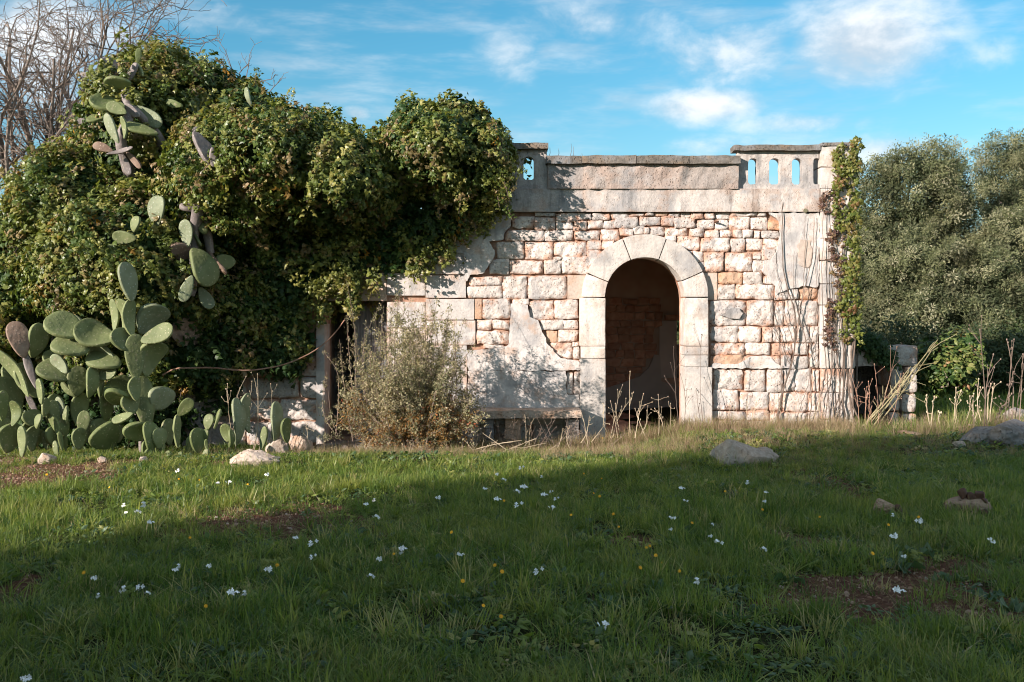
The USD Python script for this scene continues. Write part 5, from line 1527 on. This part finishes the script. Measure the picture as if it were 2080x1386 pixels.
# dry straw at the foot of the wall and on the mound
dr_p = [('dry_tuft', blade_tuft(24, .10, .30, .004, .07, 640 + i, .5), M['dry_grass']) for i in range(4)]
pts = []
for px0, px1, y0, y1, n_ in [(1440, 1735, 12.9, 13.6, 520), (1150, 1440, 12.6, 13.5, 260), (900, 1180, 11.7, 13.2, 420), (1000, 1240, 12.3, 13.2, 260), (1250, 1700, 11.2, 12.9, 150), (1880, 2080, 12.6, 14.5, 260), (400, 660, 11.5, 12.8, 90), (640, 960, 11.5, 12.5, 300), (1700, 1900, 12.6, 14.2, 120), (1380, 1420, 13.0, 13.7, 50), (1100, 1420, 11.0, 12.2, 320), (640, 1440, 11.1, 13.2, 620), (1250, 1760, 10.2, 12.9, 380), (1700, 2080, 10.8, 13.0, 320)]:
    yy = r.uniform(y0, y1, n_)
    pts.append(np.c_[(r.uniform(px0, px1, n_) - 1040) * yy / F, yy])
q = np.vstack(pts)
sc = r.uniform(.45, 1.15, len(q)) * np.where(q[:, 1] < 12.6, .55, .9)
tag(scatter('dry_grass', dr_p, np.c_[q, height(q[:, 0], q[:, 1])], quat_align(np.c_[r.normal(size=(len(q), 2)) * .25, np.ones(len(q))], r.uniform(0, 6.28, len(q))), sc, r.integers(0, 4, len(q))),
    'dry straw coloured grass along the foot of the wall and on the mound', 'dry grass', kind='stuff')
q = sample_ground(2200, 661)
q = q[clear(q[:, 0], q[:, 1])]
tag(scatter('straw_wisps', [('dry_tuft', blade_tuft(6, .06, .16, .003, .06, 650 + i, 1.2), M['dry_grass']) for i in range(3)], np.c_[q, height(q[:, 0], q[:, 1])], quat_align(np.c_[r.normal(size=(len(q), 2)) * .5, np.ones(len(q))], r.uniform(0, 6.28, len(q))), r.uniform(.5, 1.0, len(q)), r.integers(0, 3, len(q))),
    'scattered dead blades among the green meadow grass', 'dry grass', kind='stuff')

# ------------------------------------------------------------------ rosette weeds
def rosette(n, size, seed):
    r = np.random.default_rng(seed)
    ls = []
    for i in range(n):
        a = i / n * 6.28 + r.normal() * .25
        L = size * r.uniform(.7, 1.15); w = L * r.uniform(.24, .34)
        t = np.linspace(0, 1, 6)
        prof = np.array([.12, .45, .8, 1.0, .75, .05]) * w / 2
        up = r.uniform(.35, .9)
        cz = L * (up * t - .55 * up * t ** 2 * 1.3)
        rad = L * t * .9
        d = np.array([math.cos(a), math.sin(a), 0]); s = np.array([-d[1], d[0], 0])
        c = np.outer(rad, d) + np.outer(cz, [0, 0, 1])
        wob = r.normal(size=6) * .012 * L / .1
        v = np.concatenate([c - prof[:, None] * s + np.outer(prof * .35 + wob, [0, 0, 1]), c, c + prof[:, None] * s + np.outer(prof * .35 - wob, [0, 0, 1])])
        f = [(k, k + 1, 7 + k, 6 + k) for k in range(5)] + [(6 + k, 7 + k, 13 + k, 12 + k) for k in range(5)]
        ls.append((v, np.array(f)))
    return ls


srcs = []
for k, (px, py, s) in enumerate([(1690, 1140, .16), (1580, 1112, .13), (1830, 1160, .17), (1855, 1130, .15), (1720, 1105, .12), (1600, 1185, .14), (1800, 1090, .11), (1545, 1120, .13), (1930, 1180, .13), (2050, 1240, .14), (1500, 1150, .10), (2010, 1215, .11), (430, 1215, .10), (690, 1105, .12), (640, 1085, .10), (1030, 1100, .10)]):
    t = thing('weed_rosette', 'flat rosette of broad grey green leaves on bare soil in the meadow', 'weed', gpos(px, py), r.uniform(0, 6), 'broad leaved weed rosettes in the meadow')
    for v, f in rosette(7 + k % 4, s, 680 + k):
        obj('leaf', (v, f), M['weed'], t)

# ------------------------------------------------------------------ flowers
def white_flower(seed):
    r = np.random.default_rng(seed)
    parts = [('stem', tube(smooth_line([(0, 0, 0), (.008, .004, .10), (r.normal() * .01, r.normal() * .01, .20)], 6), np.linspace(.0025, .0016, 6), 4), 'stem')]
    n = r.integers(5, 9)
    for i in range(n):
        c = np.array([r.normal() * .013, r.normal() * .013, .205 + r.uniform(-.015, .018)])
        m = MB()
        tilt = r.normal(size=3) * .5 + [0, -.5, .8]; tilt /= np.linalg.norm(tilt)
        u = np.cross(tilt, [1, 0, .1]); u /= np.linalg.norm(u); w = np.cross(tilt, u)
        for k in range(4):
            a = k * math.pi / 2 + r.normal() * .1
            d = u * math.cos(a) + w * math.sin(a); s = u * -math.sin(a) + w * math.cos(a)
            L = .0125
            v = np.array([c, c + d * L * .55 + s * L * .42 + tilt * .001, c + d * L + s * .2 * L + tilt * .0004, c + d * L - s * .2 * L + tilt * .0004, c + d * L * .55 - s * L * .42 + tilt * .001])
            m.add(v, np.array([(0, 1, 2), (0, 2, 3), (0, 3, 4)]))
        parts.append(('blossom', m.get(), 'petal'))
    return parts


def orange_flower(seed):
    r = np.random.default_rng(seed)
    parts = [('stem', tube(smooth_line([(0, 0, 0), (.006, 0, .06), (0, 0, .158)], 5), [.002] * 5, 4), 'stem')]
    m = MB(); n = 12
    for k in range(n):
        a = k / n * 6.28
        d = np.array([math.cos(a), math.sin(a) * .62, math.sin(a) * .78 + .1]); s = np.array([-math.sin(a), math.cos(a) * .62, math.cos(a) * .78])
        c = np.array([0, 0, .158])
        m.add(np.array([c, c + d * .010 + s * .004, c + d * .0155, c + d * .010 - s * .004]), np.array([(0, 1, 2), (0, 2, 3)]))
    parts.append(('petals', m.get(), 'orange_petal'))
    t = trimesh.creation.icosphere(1, .006)
    parts.append(('disc', (t.vertices * [1, 1, .5] + [0, 0, .160], t.faces), 'orange_petal'))
    return parts


def plant_flowers(name, label, cat, group, maker, spots, top, nproto, seed, smin, smax):
    r = np.random.default_rng(seed)
    protos = []
    for i, (px, py) in enumerate(spots):
        s = r.uniform(smin, smax)
        g = gpos(px, py, top * s)
        rz = r.uniform(-.6, .6)
        if i < nproto:
            t = thing(name, label, cat, g, rz, group, s)
            for n_, mesh, mt in maker(seed + i):
                obj(n_, mesh, M[mt], t)
            protos.append(str(t.GetPath()))
        else:
            copy_of(protos[r.integers(nproto)], name, label, cat, g, rz, group, s)


W = [(1008, 965), (1020, 973), (1100, 968), (1057, 950), (986, 991), (1047, 996), (1066, 987), (1050, 1025), (1107, 1003), (1118, 999), (1128, 1013), (1121, 1029), (745, 1023), (759, 1016), (761, 1048), (820, 1112), (814, 1121), (936, 1124), (768, 1138), (749, 1168), (1090, 1160), (250, 1026), (291, 1025), (276, 1038),
     (307, 1059), (254, 1042), (362, 1150), (358, 1156), (422, 1152), (543, 1160), (189, 1177), (248, 1197), (281, 1194), (296, 1203), (198, 1210), (475, 1200), (496, 1205), (602, 1091), (632, 1103), (633, 1131), (1517, 980), (1557, 999), (1552, 1020), (1386, 990), (1388, 1016), (1359, 1050), (1368, 1054), (1362, 1077),
     (1442, 1091), (1453, 1099), (1548, 1113), (1445, 1064), (1813, 1046), (1865, 1061), (1815, 1092), (2010, 1097), (2017, 1103), (1835, 1132), (1828, 1196), (1415, 1180), (1225, 1265), (1012, 1012), (889, 1013), (55, 1376), (360, 956), (443, 980), (465, 978), (541, 966)]
plant_flowers('white_flower', 'white wildflower head on a thin stem in the meadow grass', 'flower', 'white wildflowers in the grass', white_flower, W, .205, 5, 800, .6, 1.1)
O = [(1257, 1070), (1313, 1112), (1320, 1109), (1332, 1128), (1345, 1143), (1301, 1153), (1020, 1161), (1005, 1148), (940, 1180), (1018, 1252), (982, 1230), (1206, 1002), (1218, 1008), (1160, 1046), (1246, 1044), (1024, 1017), (1406, 1062), (1549, 1035), (1665, 1050), (1773, 1124), (1805, 1066), (1866, 1050), (386, 1092), (170, 1163), (563, 1148), (363, 973), (405, 975), (503, 984), (222, 990), (95, 964),
     (418, 1231), (1473, 998), (917, 1081), (1222, 972), (1186, 962), (1380, 1160), (1224, 890), (800, 1125)]
plant_flowers('orange_flower', 'small orange daisy flower in the meadow grass', 'flower', 'orange daisies in the grass', orange_flower, O, .16, 2, 850, .55, .9)
